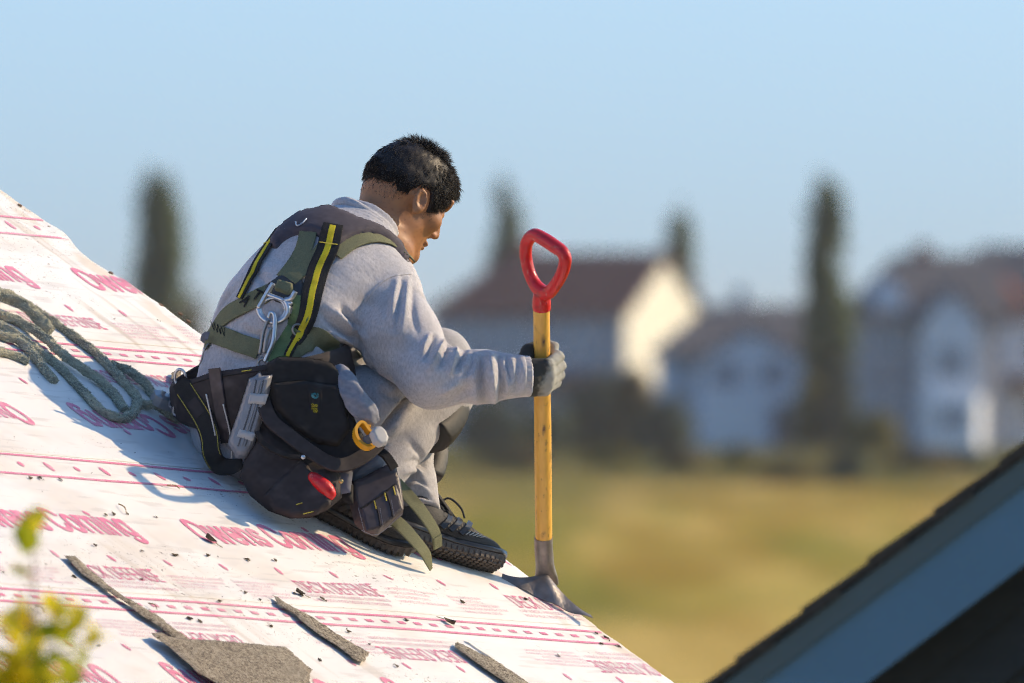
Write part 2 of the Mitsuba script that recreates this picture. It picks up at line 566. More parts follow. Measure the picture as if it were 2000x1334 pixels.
def poplar(seed, x, top, base, half, d, label, mat_='poplar_leaf', group=None, m=115):
    rng = np.random.default_rng(seed)
    b, t = FAR(x, base, d), FAR(x, top, d)
    b[2] = min(b[2], .2)
    H, R = t[2] - b[2], half / (CAM_D * PXM) * d
    key = thing('poplar_tree', label, 'tree', group)
    line = np.array([b + A(0, 0, -.3), b + A(.05, 0, H * .3), b + A(-.04, .05, H * .6), b + A(.03, 0, H * .93)])
    part(key, 'trunk', tube(spline(line, 14), np.linspace(.3, .03, 14), 8), 'bark', True)
    limbs = []
    cen = []
    for kx in range(60):
        z = H * rng.uniform(.12, .88)
        ang = rng.uniform(0, 2 * np.pi)
        prof = np.interp(z / H, [0, .1, .3, .55, .8, 1], [.2, .75, 1, .95, .62, .12])
        r = R * prof * rng.uniform(.6, 1.0)
        up = H * rng.uniform(.06, .15)
        e = b + A(np.cos(ang) * r, np.sin(ang) * r, z + up)
        if kx % 4 == 0:
            limbs.append(tube(spline([b + A(0, 0, z), b + A(np.cos(ang) * r * .7, np.sin(ang) * r * .7, z + up * .45), e], 6), np.linspace(.07, .015, 6), 5))
        g = rng.normal(size=(m, 3)) * A(R * .22, R * .22, H * .045)
        cen.append(e + g)
    part(key, 'limbs', cat_(limbs), 'bark', True)
    crown(key, leaf_mass(rng, np.vstack(cen), .27), b + A(0, 0, H * .45), mat_)
    return key


def bush(seed, x, top, base, half, d, label, mat_, name='bush', group=None, leaf=.3):
    rng = np.random.default_rng(seed)
    b, t = FAR(x, base, d), FAR(x, top, d)
    b[2] = min(b[2], .1)
    H, R = t[2] - b[2], half / (CAM_D * PXM) * d
    key = thing(name, label, 'bush', group)
    stems, cen = [], []
    for kx in range(26):
        ang, r = rng.uniform(0, 6.28), R * np.sqrt(rng.uniform(0, .8))
        z = H * rng.uniform(.25, .9) * np.sqrt(max(.1, 1 - (r / R) ** 2 * .8))
        e = b + A(np.cos(ang) * r, np.sin(ang) * r, z)
        if kx % 2 == 0:
            stems.append(tube(spline([b, b + (e - b) * A(.4, .4, .6), e], 6), np.linspace(.05, .012, 6), 5))
        cen.append(e + rng.normal(size=(60, 3)) * A(R * .18, R * .18, H * .12))
    c = np.vstack(cen)
    c[:, 2] = np.maximum(c[:, 2], .08)
    part(key, 'stems', cat_(stems), 'bark', True)
    crown(key, leaf_mass(rng, c, leaf), b + A(0, 0, H * .3), mat_)
    return key


poplar(1, 312, 372, 700, 46, 640, 'tall dark poplar alone at the far left behind the roof')
poplar(2, 992, 388, 870, 32, 760, 'poplar rising behind the left end of the red roofed house', 'pale_poplar_leaf', None, 55)
poplar(3, 1326, 442, 870, 30, 745, 'poplar behind the sunlit cream gable of the red roofed house', 'pale_poplar_leaf', None, 75)
poplar(4, 1616, 398, 868, 38, 640, 'tall poplar standing between the blue grey house and the grey house with red brick chimney')
bush(5, 350, 560, 690, 48, 600, 'brownish bushy tree at the foot of the far left poplar', 'brown_leaf')
bush(6, 1592, 740, 868, 40, 630, 'yellow green bush below the tall poplar between the houses', 'yellow_leaf')
bush(7, 1165, 735, 868, 56, 625, 'dark green bush in front of the cream gable', 'dark_leaf')
bush(8, 1240, 728, 868, 46, 615, 'brownish bush right of the dark green bush by the cream gable', 'brown_leaf')
bush(9, 1640, 700, 868, 32, 628, 'dark bush at the right foot of the tall poplar', 'dark_leaf')
bush(10, 1705, 800, 872, 36, 620, 'olive bush in front of the grey house with red brick chimney', 'yellow_leaf')
bush(11, 960, 780, 872, 60, 620, 'dark bush in front of the red roofed house', 'dark_leaf')
bush(12, 1305, 772, 870, 54, 610, 'low dark bush in front of the blue grey house', 'dark_leaf')
bush(17, 1065, 805, 872, 46, 622, 'low dark bush behind the yellow shovel handle', 'dark_leaf')
for n_, (x, t, b, h, d, m_, lab) in enumerate([
        (1440, 880, 935, 34, 545, 'yellow_leaf', 'yellow weed clump at the far edge of the field'), (1545, 905, 960, 60, 500, 'brown_leaf', 'brown weed clump at the far edge of the field below the yellow bush'),
        (1655, 885, 965, 34, 495, 'dark_leaf', 'dark green weed clump at the field edge below the tall poplar'), (1000, 872, 935, 70, 545, 'brown_leaf', 'brown weed clump left of the shovel handle'),
        (1190, 880, 930, 60, 550, 'yellow_leaf', 'low yellow weed clump in the field right of the shovel handle'), (1330, 878, 940, 40, 540, 'brown_leaf', 'brown weed clump in the field below the blue grey house'),
        (1790, 880, 940, 70, 540, 'brown_leaf', 'brown weed clump in the field below the grey house with red brick chimney'), (1890, 880, 930, 40, 550, 'dark_leaf', 'dark weed clump beside the dark neighbouring eave')]):
    bush(40 + n_, x, t, b, h, d, lab, m_, 'weed_clump', None, .22)

# ---------------------------------------------------------------- far houses
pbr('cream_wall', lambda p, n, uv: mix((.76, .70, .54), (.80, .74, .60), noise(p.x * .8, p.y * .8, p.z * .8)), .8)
pbr('blue_wall', lambda p, n, uv: mix((.34, .40, .47), (.40, .46, .52), noise(p.x * .8, p.y, p.z * 6)), .8)
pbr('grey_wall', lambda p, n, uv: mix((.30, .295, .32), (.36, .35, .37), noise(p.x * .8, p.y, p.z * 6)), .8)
pbr('pale_wall', lambda p, n, uv: mix((.64, .66, .70), (.70, .71, .74), noise(p.x * .8, p.y, p.z * 6)), .8)
pbr('red_roof', lambda p, n, uv: mix((.085, .031, .025), (.135, .052, .042), noise(p.x * 4, p.y * 4, p.z * 9)), .85)
pbr('slate_roof', lambda p, n, uv: mix((.065, .065, .075), (.11, .105, .115), noise(p.x * 4, p.y * 4, p.z * 9)), .85)
pbr('white_trim', (.72, .73, .74), .6)
pbr('far_brick', lambda p, n, uv: mix((.2, .06, .045), (.28, .1, .07), noise(p.x * 5, p.y * 5, p.z * 12)), .9)
pbr('far_glass', (.16, .2, .26), .15, specular=.7)
pbr('dark_door', (.05, .055, .07), .6)


def wedge(w, d, z0, z1, hip0=0.0, hip1=0.0, over=.4, drop=.16):
    """A roof of slabs with its ridge along x; hip: how far the ridge stops short of an end."""
    e = over
    x0, x1, y0, y1 = -w / 2 - e, w / 2 + e, -d / 2 - e, d / 2 + e
    z0 -= e * (z1 - z0) / (d / 2)
    a, b = (x0 + hip0, 0, z1), (x1 - hip1, 0, z1)
    sides = [[a, b, (x1, y0, z0), (x0, y0, z0)], [a, b, (x1, y1, z0), (x0, y1, z0)]]
    if hip0:
        sides.append([a, (x0, y0, z0), (x0, y1, z0)])
    if hip1:
        sides.append([b, (x1, y0, z0), (x1, y1, z0)])
    return cat_([hull([(x, y, z + h) for x, y, z in s for h in (0.0, drop)]) for s in sides])


def pent(w, d, z0, z1, zb=0.0):
    """Walls with gables at both ends of x."""
    return hull([(x, y, z) for x in (-w / 2, w / 2) for y, z in ((-d / 2, zb), (d / 2, zb), (-d / 2, z0), (d / 2, z0), (0, z1 - .05))])


def walls(w, d, z0):
    return box((-w / 2, -d / 2, -.3), (w / 2, d / 2, z0))


def placed(x, d, yaw):
    c, s = math.cos(yaw), math.sin(yaw)
    o = FAR(x, 667, d)
    return frame(A(o[0], o[1], 0), A(c, s, 0), A(-s, c, 0), A(0, 0, 1))


def far_window(key, m, x, y, z, w, h, side='front', bars=1):
    """A window on the front (y = const, facing -y) or on the right end (x = const, facing +x)."""
    fr = [box((-w / 2 - .1, -.07, -.1), (w / 2 + .1, .04, 0)), box((-w / 2 - .1, -.07, h), (w / 2 + .1, .04, h + .1)), box((-w / 2 - .1, -.065, 0), (-w / 2, .04, h)), box((w / 2, -.065, 0), (w / 2 + .1, .04, h))]
    for b in range(bars):
        xx = -w / 2 + w * (b + 1) / (bars + 1)
        fr.append(box((xx - .03, -.06, 0), (xx + .03, .03, h)))
    pane = box((-w / 2, -.03, 0), (w / 2, .02, h))
    R = np.eye(4) if side == 'front' else trimesh.transformations.rotation_matrix(math.pi / 2, [0, 0, 1])
    q = m @ trimesh.transformations.translation_matrix([x, y, z]) @ R
    w_ = part(key, 'window', moved(cat_(fr), q), 'white_trim', False)
    part(w_, 'pane', moved(pane, q), 'far_glass', False)


def far_house(name, label, x, d, yaw, w, dep, z0, z1, wall, roof_, hip0=0.0, hip1=0.0, gable_wall=None):
    key, m = thing(name, label, 'house'), placed(x, d, yaw)
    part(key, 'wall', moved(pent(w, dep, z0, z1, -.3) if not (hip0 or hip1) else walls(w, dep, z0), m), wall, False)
    if gable_wall:
        g = hull([(w / 2 - .1 + k, y, z) for k in (0, .14) for y, z in ((-dep / 2, -.3), (dep / 2, -.3), (-dep / 2, z0), (dep / 2, z0), (0, z1 - .05))])
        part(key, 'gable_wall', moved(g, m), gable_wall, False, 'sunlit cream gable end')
    r = part(key, 'roof', moved(wedge(w, dep, z0, z1, hip0, hip1), m), roof_, False)
    return key, m, r


# A: red roof, cream gable to the right
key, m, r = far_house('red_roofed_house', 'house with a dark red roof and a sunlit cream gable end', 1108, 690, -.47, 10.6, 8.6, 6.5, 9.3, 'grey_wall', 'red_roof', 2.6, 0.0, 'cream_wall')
for x_, z_, w_, h_ in ((-3.6, 4.2, 1.5, 1.3), (-.9, 4.2, 1.6, 1.3), (2.6, 4.2, 1.4, 1.2), (-3.4, 1.0, 1.8, 1.4), (2.8, 1.0, 1.6, 1.4)):
    far_window(key, m, x_, -4.3, z_, w_, h_)
part(key, 'door', moved(box((-.2, -4.36, 0), (.8, -4.25, 2.1)), m), 'dark_door', False)
part(key, 'porch_roof', moved(hull([(-4.9, -6.1, 2.75), (4.6, -6.1, 2.75), (-4.9, -4.3, 3.5), (4.6, -4.3, 3.5), (-4.9, -4.3, 3.3), (4.6, -4.3, 3.3)]), m), 'red_roof', False)
for x_ in (-4.6, -1.6, 1.4, 4.3):
    part(key, 'porch_post', moved(box((x_ - .09, -5.9, -.2), (x_ + .09, -5.72, 2.8)), m), 'white_trim', False)
far_window(key, m, 5.35, 1.4, 1.1, 1.0, 1.3, 'end')
part(r, 'chimney', moved(box((-3.2, .4, 8.4), (-2.4, 1.1, 10.0)), m), 'far_brick', False)
# B: blue-grey, a wide low roof with a gable to the front
key, m, r = far_house('blue_house', 'low blue grey house with a dark slate roof right of the cream gable', 1448, 665, .06, 7.6, 7.0, 4.5, 6.6, 'blue_wall', 'slate_roof', 2.6, .9)
g = hull([(x, y, z) for y in (-4.7, -2.4) for x, z in ((-2.3, -.3), (2.5, -.3), (-2.3, 4.2), (2.5, 4.2), (.1, 5.5))])
part(key, 'front_gable', moved(g, m), 'pale_wall', False, 'pale blue front gable')
part(r, 'gable_roof', moved(cat_([hull([(-2.8, y, z) for y in (-5.0, -1.6) for z in (3.95, 4.1)] + [(.1, y, z) for y in (-5.0, -1.6) for z in (5.6, 5.75)]), hull([(3.0, y, z) for y in (-5.0, -1.6) for z in (3.95, 4.1)] + [(.11, y, z) for y in (-5.0, -1.6) for z in (5.6, 5.75)])]), m), 'slate_roof', False)
for x_, z_, w_, h_ in ((-1.1, 2.9, 1.4, 1.1), (1.2, 2.9, 1.4, 1.1)):
    far_window(key, m, x_, -4.7, z_, w_, h_)
part(key, 'garage_door', moved(box((-2.0, -4.78, 0), (.3, -4.66, 2.1)), m), 'white_trim', False)
part(key, 'door', moved(box((1.1, -4.78, 0), (2.0, -4.66, 2.05)), m), 'dark_door', False)
part(r, 'chimney', moved(box((-.35, -.25, 5.9), (.25, .35, 7.6)), m), 'grey_wall', False)
# C: grey with chimney and pale front gable
key, m, r = far_house('grey_house', 'grey house with a red brick chimney and pale front gable', 1800, 650, .1, 6.6, 7.5, 6.2, 8.9, 'grey_wall', 'slate_roof', 2.4, 0.0)
g = hull([(x, y, z) for y in (-5.2, -3.0) for x, z in ((-.6, -.3), (2.0, -.3), (-.6, 6.0), (2.0, 6.0), (.7, 7.4))])
part(key, 'front_gable', moved(g, m), 'pale_wall', False, 'pale front gable')
part(r, 'gable_roof', moved(cat_([hull([(-1.0, y, z) for y in (-5.5, -2.0) for z in (5.7, 5.85)] + [(.7, y, z) for y in (-5.5, -2.0) for z in (7.55, 7.7)]), hull([(2.4, y, z) for y in (-5.5, -2.0) for z in (5.7, 5.85)] + [(.71, y, z) for y in (-5.5, -2.0) for z in (7.55, 7.7)])]), m), 'slate_roof', False)
far_window(key, m, .7, -5.2, 3.3, 1.4, 1.4)
part(key, 'bay', moved(hull([(x, y, z) for x, y in ((-.9, -5.2), (2.3, -5.2), (-.4, -6.0), (1.8, -6.0)) for z in (0, 2.4)]), m), 'white_trim', False)
far_window(key, m, .7, -6.0, .9, 1.3, 1.1)
far_window(key, m, -2.1, -3.75, 4.5, 1.3, 1.2)
far_window(key, m, -2.1, -3.75, 1.0, 1.4, 1.3)
d_ = part(r, 'dormer', moved(hull([(x, y, z) for y in (-3.6, -.8) for x, z in ((-2.7, 6.4), (-1.2, 6.4), (-2.7, 7.2), (-1.2, 7.2), (-1.95, 7.9))]), m), 'pale_wall', False)
part(r, 'chimney', moved(box((-.35, -.3, 8.3), (.45, .4, 9.6)), m), 'far_brick', False)
# D: at the right edge
key, m, r = far_house('mauve_house', 'large mauve grey house at the right edge of the photo', 1995, 660, -.15, 6.2, 8.2, 6.3, 9.4, 'pale_wall', 'slate_roof', 1.5, 1.5)
part(r, 'dormer', moved(hull([(x, y, z) for y in (-4.4, -1.0) for x, z in ((-1.9, 6.2), (.5, 6.2), (-1.9, 7.0), (.5, 7.0), (-.7, 8.2))]), m), 'far_brick', False)
for x_, z_ in ((-1.5, 4.0), (1.5, 4.0), (-1.5, 1.0), (1.5, 1.0)):
    far_window(key, m, x_, -4.1, z_, 1.4, 1.4)
part(key, 'porch_roof', moved(hull([(-3.2, -5.4, 2.8), (3.2, -5.4, 2.8), (-3.2, -4.1, 3.4), (3.2, -4.1, 3.4), (-3.2, -4.1, 3.2), (3.2, -4.1, 3.2)]), m), 'red_roof', False)

# ---------------------------------------------------------------- the roof under work
VTOP, VLOW, ULEFT = 3.2, -1.7, -4.2


def wave(u, v):
    p = np.stack([np.asarray(u) * 2.6, np.asarray(v) * 3.4, np.zeros_like(np.asarray(u, float))], -1)
    w = .006 * (meshkit.fbm(p, 3, 5) - .5) + .003 * (meshkit.noise(p * A(.8, 6, 1) + 9, 8) - .5)
    bump_ = np.exp(-(((np.asarray(u) + .62) / .10) ** 2 + ((np.asarray(v) + .02) / .05) ** 2)) * .008
    return w + bump_ + .004


def in_roof(p):
    q = p - mi.Point3f(*R0.tolist())
    return dr.dot(q, mi.Vector3f(*RU.tolist())), dr.dot(q, mi.Vector3f(*RV.tolist()))


def paper_colour(p, n, uv):
    u, v = in_roof(p)
    streak = smoothstep(.55, .85, fbm(u * 26, v * 2.6, 2.0, octaves=3)) * smoothstep(.35, .7, noise(u * 2.2, v * 1.6))
    smear = smoothstep(.5, .8, fbm(u * 5, v * 7, 8.0, octaves=4))
    speck = smoothstep(.86, .94, noise(u * 190, v * 190)) * smoothstep(.45, .7, fbm(u * 3 + 4, v * 4, 1.0))
    rub = smoothstep(.62, .8, fbm(u * 9, v * 60, 4.0, octaves=3))
    edge = smoothstep(-.22, .0, u) * smoothstep(.4, .7, fbm(u * 20, v * 9, 6.0))
    c = mix((.71, .69, .66), (.59, .535, .47), smear * .55)
    c = mix(c, (.44, .36, .27), streak * .6)
    c = mix(c, (.48, .45, .42), rub * .4)
    c = mix(c, (.55, .43, .28), edge * .5)
    return mix(c, (.14, .10, .07), speck * .8)


def paper_height(p, n, uv):
    u, v = in_roof(p)
    return .0012 * fbm(u * 34, v * 46, 1.0, octaves=4) + .0034 * fbm(u * 8, v * 20, 5.0, octaves=3)


def print_colour(p, n, uv):
    u, v = in_roof(p)
    worn = smoothstep(.42, .75, fbm(u * 60, v * 60, 3.0, octaves=3)) * .3 + smoothstep(.5, .8, fbm(u * 8, v * 6, 9.0)) * .25
    return mix((.63, .205, .30), (.66, .51, .53), worn)


pbr('underlayment_mat', paper_colour, .55, bump=paper_height, specular=.35)
pbr('print_mat', print_colour, .5, bump=paper_height, specular=.35)
pbr('faint_print_mat', lambda p, n, uv: mix(print_colour(p, n, uv), (.66, .58, .59), .45), .5, specular=.35)
pbr('plywood_mat', lambda p, n, uv: mix((.62, .40, .14), (.42, .26, .10), fbm(in_roof(p)[0] * 70, in_roof(p)[1] * 6, 1.0)), .7)
pbr('siding_mat', (.42, .42, .42), .7)

house = thing('house', 'house whose sloping roof is wrapped in white underlayment printed in pink, the worker on it', 'house')
corner = lambda u, v, h: roof(u, v, h)
part(house, 'roof_deck', hull([corner(u, v, h) for u in (ULEFT, .006) for v in (VLOW, VTOP) for h in (-.020, -.0022)]), 'plywood_mat', False, 'plywood deck, bare along a torn edge')
lowc = [corner(u, v, -.021) for u in (ULEFT + .3, -.25) for v in (VLOW + .3, VTOP - .05)]
part(house, 'wall', hull(lowc + [A(p[0], p[1], -.2) for p in lowc]), 'siding_mat', False)
part(house, 'rake_board', hull([corner(u, v, h) for u in (-.05, -.012) for v in (VLOW, VTOP) for h in (-.15, -.0205)]), 'siding_mat', False)


def sheet(v0, v1, level):
    uu = np.r_[np.arange(ULEFT, -2.4, .08), np.arange(-2.4, -.03, .016), np.linspace(-.03, 0, 5)]
    vv = np.linspace(v0, v1, max(6, int((v1 - v0) / .016)))
    U, V = np.meshgrid(uu, vv)
    end = .009 + .006 * (meshkit.fbm(np.stack([V * 7, V * 0, V * 0], -1), 3, 2) - .5)
    end = end - .034 * np.clip(1 - np.abs((V - 1.475) / .095), 0, 1) ** .7 + .004 * (meshkit.noise(np.stack([V * 60, V * 0, V * 0], -1)) - .5)
    U = U + np.clip((U + .06) / .06, 0, 1) * end
    curl = .003 * np.clip((U + .03) / .03, 0, 1) * (meshkit.noise(np.stack([V * 12, V * 0, V * 0 + 3], -1)) - .3) + .004 * np.exp(-((V - 1.60) / .03) ** 2) * np.clip((U + .06) / .05, 0, 1)
    H = wave(U, V) + level + curl
    top = roof(U, V, H)
    k = U.shape[1]
    i, j = np.meshgrid(np.arange(U.shape[0] - 1), np.arange(k - 1), indexing='ij')
    q = np.stack([i * k + j, i * k + j + 1, (i + 1) * k + j + 1, (i + 1) * k + j], -1).reshape(-1, 4)
    b = U.size
    v = np.vstack([top.reshape(-1, 3), roof(U, V, H - .0012).reshape(-1, 3)])
    m, n = U.shape
    rim = np.r_[np.arange(k), np.arange(1, m) * k + k - 1, (m - 1) * k + np.arange(k - 2, -1, -1), np.arange(m - 2, 0, -1) * k]
    nx = np.roll(rim, -1)
    return (v, np.vstack([q, q[:, ::-1] + b, np.stack([rim + b, nx + b, nx, rim], 1)]))


SHEETS = [(-1.68, -.10, 0.0), (-.125, .505, .0016), (.48, 1.09, .0032), (1.065, 3.15, .0048)]
sheet_key = []
for v0, v1, lv in SHEETS:
    sheet_key.append(part(house, 'underlayment', sheet(v0, v1, lv), 'underlayment_mat', True))


def on_sheet(v):
    k = max(i for i, s in enumerate(SHEETS) if v >= s[0] - .0)
    return sheet_key[k], SHEETS[k][2]


def printed(v_ref, name, verts, faces, m='print_mat', kind=None):
    """Flat print: (u, v) vertices laid on the sheet at v_ref."""
    key, lv = on_sheet(v_ref)
    u, v = verts[:, 0], verts[:, 1]
    keep = (u[faces].max(1) < .004) & (u[faces].min(1) > -3.0)
    faces = faces[keep]
    if not len(faces):
        return
    used, inv = np.unique(faces, return_inverse=True)
    u, v, faces = u[used], v[used], inv.reshape(-1, 3)
    part(key, name, (roof(u, v, wave(u, v) + lv + .0011), faces), m, True, kind=kind)


TEXT = {}


def lettering(words, cap, length):
    """Flat letter shapes (upper faces only), capitals 'cap' tall, squeezed to the length."""
    if words not in TEXT:
        t = meshkit.text_mesh(words, 1.0, .01, bold=words[0] == 'O')
        up = t.faces[t.face_normals[:, 2] > .5]
        g = shapely.union_all(shapely.polygons(t.vertices[up][:, :, :2])).buffer(.001)
        if words[0] == 'O':                           # a heavier cut, as printed
            g = shapely.affinity.scale(shapely.affinity.scale(g, .55, 1, origin=(0, 0)).buffer(.016).buffer(-.004), 1 / .55, 1, origin=(0, 0))
        g = g.simplify(.008)
        ms = [prism(x, .01) for x in getattr(g, 'geoms', [g])]
        t = cat_(ms)
        f = t.faces[t.face_normals[:, 2] > .5]
        used, inv = np.unique(f, return_inverse=True)
        TEXT[words] = (t.vertices[used][:, :2], inv.reshape(-1, 3))
    v, f = TEXT[words]
    v = (v - A(v[:, 0].min(), 0)) * A(length / np.ptp(v[:, 0]), cap)
    m = trimesh.Trimesh(np.c_[v, 0 * v[:, :1]], f, process=False)
    while m.edges_unique_length.max() > .05 and len(m.faces) < 20000:
        m = m.subdivide()
        break
    return np.array(m.vertices)[:, :2], np.array(m.faces)


def put_text(words, u0, v0, cap, length, turned=False, m='print_mat', name='lettering'):
    v, f = lettering(words, cap, length)
    v = A(u0, v0) + (-v if turned else v)
    printed(v0, name, v, f if not turned else f, m)


def strip(u0, u1, v, h):
    n = max(2, int((u1 - u0) / .03))
    u = np.linspace(u0, u1, n)
    vv = np.r_[np.c_[u, np.full(n, v - h / 2)], np.c_[u, np.full(n, v + h / 2)]]
    i = np.arange(n - 1)
    return vv, np.vstack([np.stack([i, i + 1, i + n + 1], 1), np.stack([i, i + n + 1, i + n], 1)])


def many(shapes):
    vs, fs, o = [], [], 0
    for v, f in shapes:
        vs.append(v)
        fs.append(f + o)
        o += len(v)
    return np.vstack(vs), np.vstack(fs)


def oval(u, v, a, b, tilt=0.0):
    t = np.arange(12) / 12 * 2 * np.pi
    x, y = a * np.cos(t), b * np.sin(t)
    return np.stack([u + x + y * tilt, v + y], 1), np.array([[0, k, k + 1] for k in range(1, 11)])


PER = .762
for band, (lo, hi, vmid) in enumerate([(-.148, -.203, -.175), (1.034, .976, 1.005)]):        # double rule with small squares
    for v in (lo, hi):
        printed(v, 'printed_rule', *strip(-3, .0, v, .0085))
    printed(vmid, 'printed_squares', *many([(strip(u, u + .024, vmid, .012)) for u in np.arange(-2.95, -.02, .0573)]), kind='stuff')
for v1, v2, vm in ((.468, .383, .425), (1.651, 1.567, 1.609)):                                # double rule with ovals
    for v in (v1, v2):
        printed(v, 'printed_rule', *strip(-3, .0, v, .0085))
    printed(vm, 'printed_ovals', *many([oval(u, vm, .0085, .019 if k % 2 else .010) for k, u in enumerate(np.arange(-2.96, -.02, .0965))]), kind='stuff')
for v in (.024, .828, 1.21, -.369):                                                           # single ovals
    printed(v, 'printed_ovals', *many([oval(u, v, .0062, .0145) for u in np.arange(-2.897, -.0, .193)]), kind='stuff')
for n in range(-3, 3):                                                                        # the big lettering, upright and turned round
    put_text('Owens Corning', -1.097 + n * PER, .137, .092, .545)
    put_text('Owens Corning', -.168 + n * PER, 1.325, .092, .545)
    put_text('Owens Corning', -.378 + n * PER, .712, .092, .545, True)
    put_text('Owens Corning', -.595 + n * PER, -.458, .092, .545, True)
    put_text('DECK DEFENSE', -.968 + n * PER, -.067, .053, .272)
    put_text('DECK DEFENSE', -.712 + n * PER, -.286, .053, .272, True)
    put_text('DECK DEFENSE', -.36 + n * PER, .915, .053, .272, True)
    put_text('DECK DEFENSE', -.62 + n * PER, 1.118, .053, .272)
SMALL = ['SYNTHETIC ROOF UNDERLAYMENT', 'SLIP RESISTANT WHEN DRY OR WET', 'INSTALL PRINTED SIDE UP', 'FASTEN WITH PLASTIC CAP NAILS', 'LAP ENDS AND SIDES AS SHOWN', 'READ ALL INSTRUCTIONS', 'ROOF IN THIRTY DAYS']


def small_block(u, v, n, turned, cap=.0085, seed=0, width=.22):
    for i in range(n):
        w = SMALL[(i + seed) % len(SMALL)]
        put_text(w, u, v - (i * cap * 1.75 if not turned else -i * cap * 1.75), cap, width * len(w) / 30, turned, 'faint_print_mat', 'small_print')


for n in range(-2, 2):
    small_block(-.985 + n * PER, -.086, 2, False, .011, n + 3, .30)
    small_block(-.66 + n * PER, -.040, 4, False, .0085, n + 4, .20)
    small_block(-.44 + n * PER, -.045, 5, False, .0085, n + 5, .17)
    small_block(-.690 + n * PER, -.262, 2, True, .011, n + 3, .30)
    small_block(-.99 + n * PER, -.31, 5, True, .0085, n + 6, .20)
    small_block(-.34 + n * PER, .89, 2, True, .011, n + 5, .30)
    small_block(-.30 + n * PER, 1.15, 5, False, .0085, n + 4, .22)
    small_block(-.06 + n * PER, 1.165, 6, False, .0085, n + 2, .20)

# nails along the raw edge
pbr('rust_mat', (.16, .09, .05), .7, metal=.3)
for k, (x, y) in enumerate([(35, 409), (92, 453), (120, 468), (213, 541), (310, 605), (348, 622), (940, 1085), (880, 1042), (364, 636)]):
    u, v = roof_uv(x, y)
    c = trimesh.creation.cylinder(.0055, .003, sections=10)
    part(on_sheet(v)[0], 'nail_head', moved(c, frame(roof(u, v, float(wave(u, v)) + on_sheet(v)[1] + .0012), RU, RV, RN)), 'rust_mat', 40)

# ---------------------------------------------------------------- torn shingles and scraps on the roof
def shingle_colour(p, n, uv):
    g = smoothstep(.25, .75, .6 * noise(p.x * 260, p.y * 260, p.z * 260) + .4 * noise(p.x * 640, p.y * 640, p.z * 640))
    h = noise(p.x * 420, p.y * 420, p.z * 420)
    c = mix((.065, .050, .036), (.34, .295, .225), g)
    c = mix(c, (.42, .38, .32), smoothstep(.72, .9, h))
    return mix(c, (.3, .27, .21), smoothstep(.45, .8, fbm(p.x * 14, p.y * 14, p.z * 14)) * .35)


pbr('shingle_mat', shingle_colour, .95, bump=lambda p, n, uv: .0008 * noise(p.x * 420, p.y * 420, p.z * 420), specular=.2)
pbr('scrap_mat', lambda p, n, uv: mix((.035, .027, .02), (.13, .095, .06), noise(p.x * 260, p.y * 260, p.z * 260)), .95)
pbr('twig_mat', (.30, .20, .10), .9)


def torn(outline, seed, thick=.006, lift=.004, jag=.004, curl=None):
    """A torn piece of shingle from its outline in photograph pixels, lying on the sheet."""
    q = np.array([roof_uv(x, y) for x, y in outline])
    poly = sg.Polygon(q).buffer(0).segmentize(.012)
    r = np.array(poly.exterior.coords)[:-1]
    j = meshkit.noise(np.c_[r * 90, np.full(len(r), seed)], seed) - .5
    j2 = meshkit.noise(np.c_[r * 90 + 50, np.full(len(r), seed)], seed) - .5
    r = r + np.stack([j, j2], 1) * jag * 2
    c = r.mean(0)
    bend = curl or (lambda a: np.zeros(len(a)))
    m = cushion(r - c, np.zeros(3), A(1, 0, 0), A(0, 1, 0), thick, edge=.0025, step=.008)
    uv = m.vertices[:, :2] + c
    h = wave(uv[:, 0], uv[:, 1]) + .0032 + lift + m.vertices[:, 2] + bend(m.vertices[:, :2])
    m.vertices = roof(uv[:, 0], uv[:, 1], h)
    return m


rng = np.random.default_rng(11)
single('torn_shingle', 'long narrow torn strip of brown shingle pointing down to the big shingle slab', 'shingle',
       torn([(121, 1098), (142, 1098), (165, 1120), (200, 1150), (232, 1176), (262, 1192), (300, 1214), (330, 1238), (372, 1266), (338, 1262), (300, 1232), (262, 1208), (232, 1184), (205, 1166), (160, 1136), (140, 1118)], 1, lift=.007), 'shingle_mat', 40, 'torn shingle pieces on the roof')
single('torn_shingle', 'big flat torn slab of brown shingle at the bottom edge of the photo', 'shingle',
       torn([(288, 1256), (300, 1252), (330, 1262), (420, 1267), (550, 1280), (575, 1300), (600, 1322), (598, 1350), (560, 1380), (450, 1372), (372, 1330), (330, 1292)], 2, lift=.012, curl=lambda q: .02 * np.clip((-q[:, 0] - .1) / .25, 0, 1) ** 2), 'shingle_mat', 40, 'torn shingle pieces on the roof')
single('torn_shingle', 'narrow torn strip of shingle right of the big slab, pointed at its upper end', 'shingle',
       torn([(524, 1172), (545, 1184), (582, 1205), (590, 1208), (630, 1232), (680, 1264), (716, 1284), (706, 1304), (690, 1300), (650, 1268), (615, 1246), (580, 1222), (572, 1210), (540, 1192)], 3, lift=.006), 'shingle_mat', 40, 'torn shingle pieces on the roof')
single('torn_shingle', 'rightmost torn strip of shingle running out of the bottom edge below the shovel', 'shingle',
       torn([(886, 1262), (898, 1270), (925, 1285), (960, 1300), (1010, 1334), (1060, 1368), (1015, 1368), (960, 1330), (905, 1290), (884, 1276)], 4, lift=.006), 'shingle_mat', 40, 'torn shingle pieces on the roof')
single('peeled_strip', 'thin pale peeled strip lying beside the rightmost shingle strip', 'strip',
       torn([(905, 1254), (918, 1258), (975, 1300), (1024, 1334), (1012, 1336), (960, 1296)], 6, thick=.002, lift=.003), 'underlayment_mat', 40)
single('shingle_offcut', 'small tan offcut of shingle on the roof at the left end of the tool belt', 'shingle',
       torn([(326, 742), (345, 738), (352, 760), (340, 775), (328, 758)], 7, lift=.012), 'shingle_mat', 40)

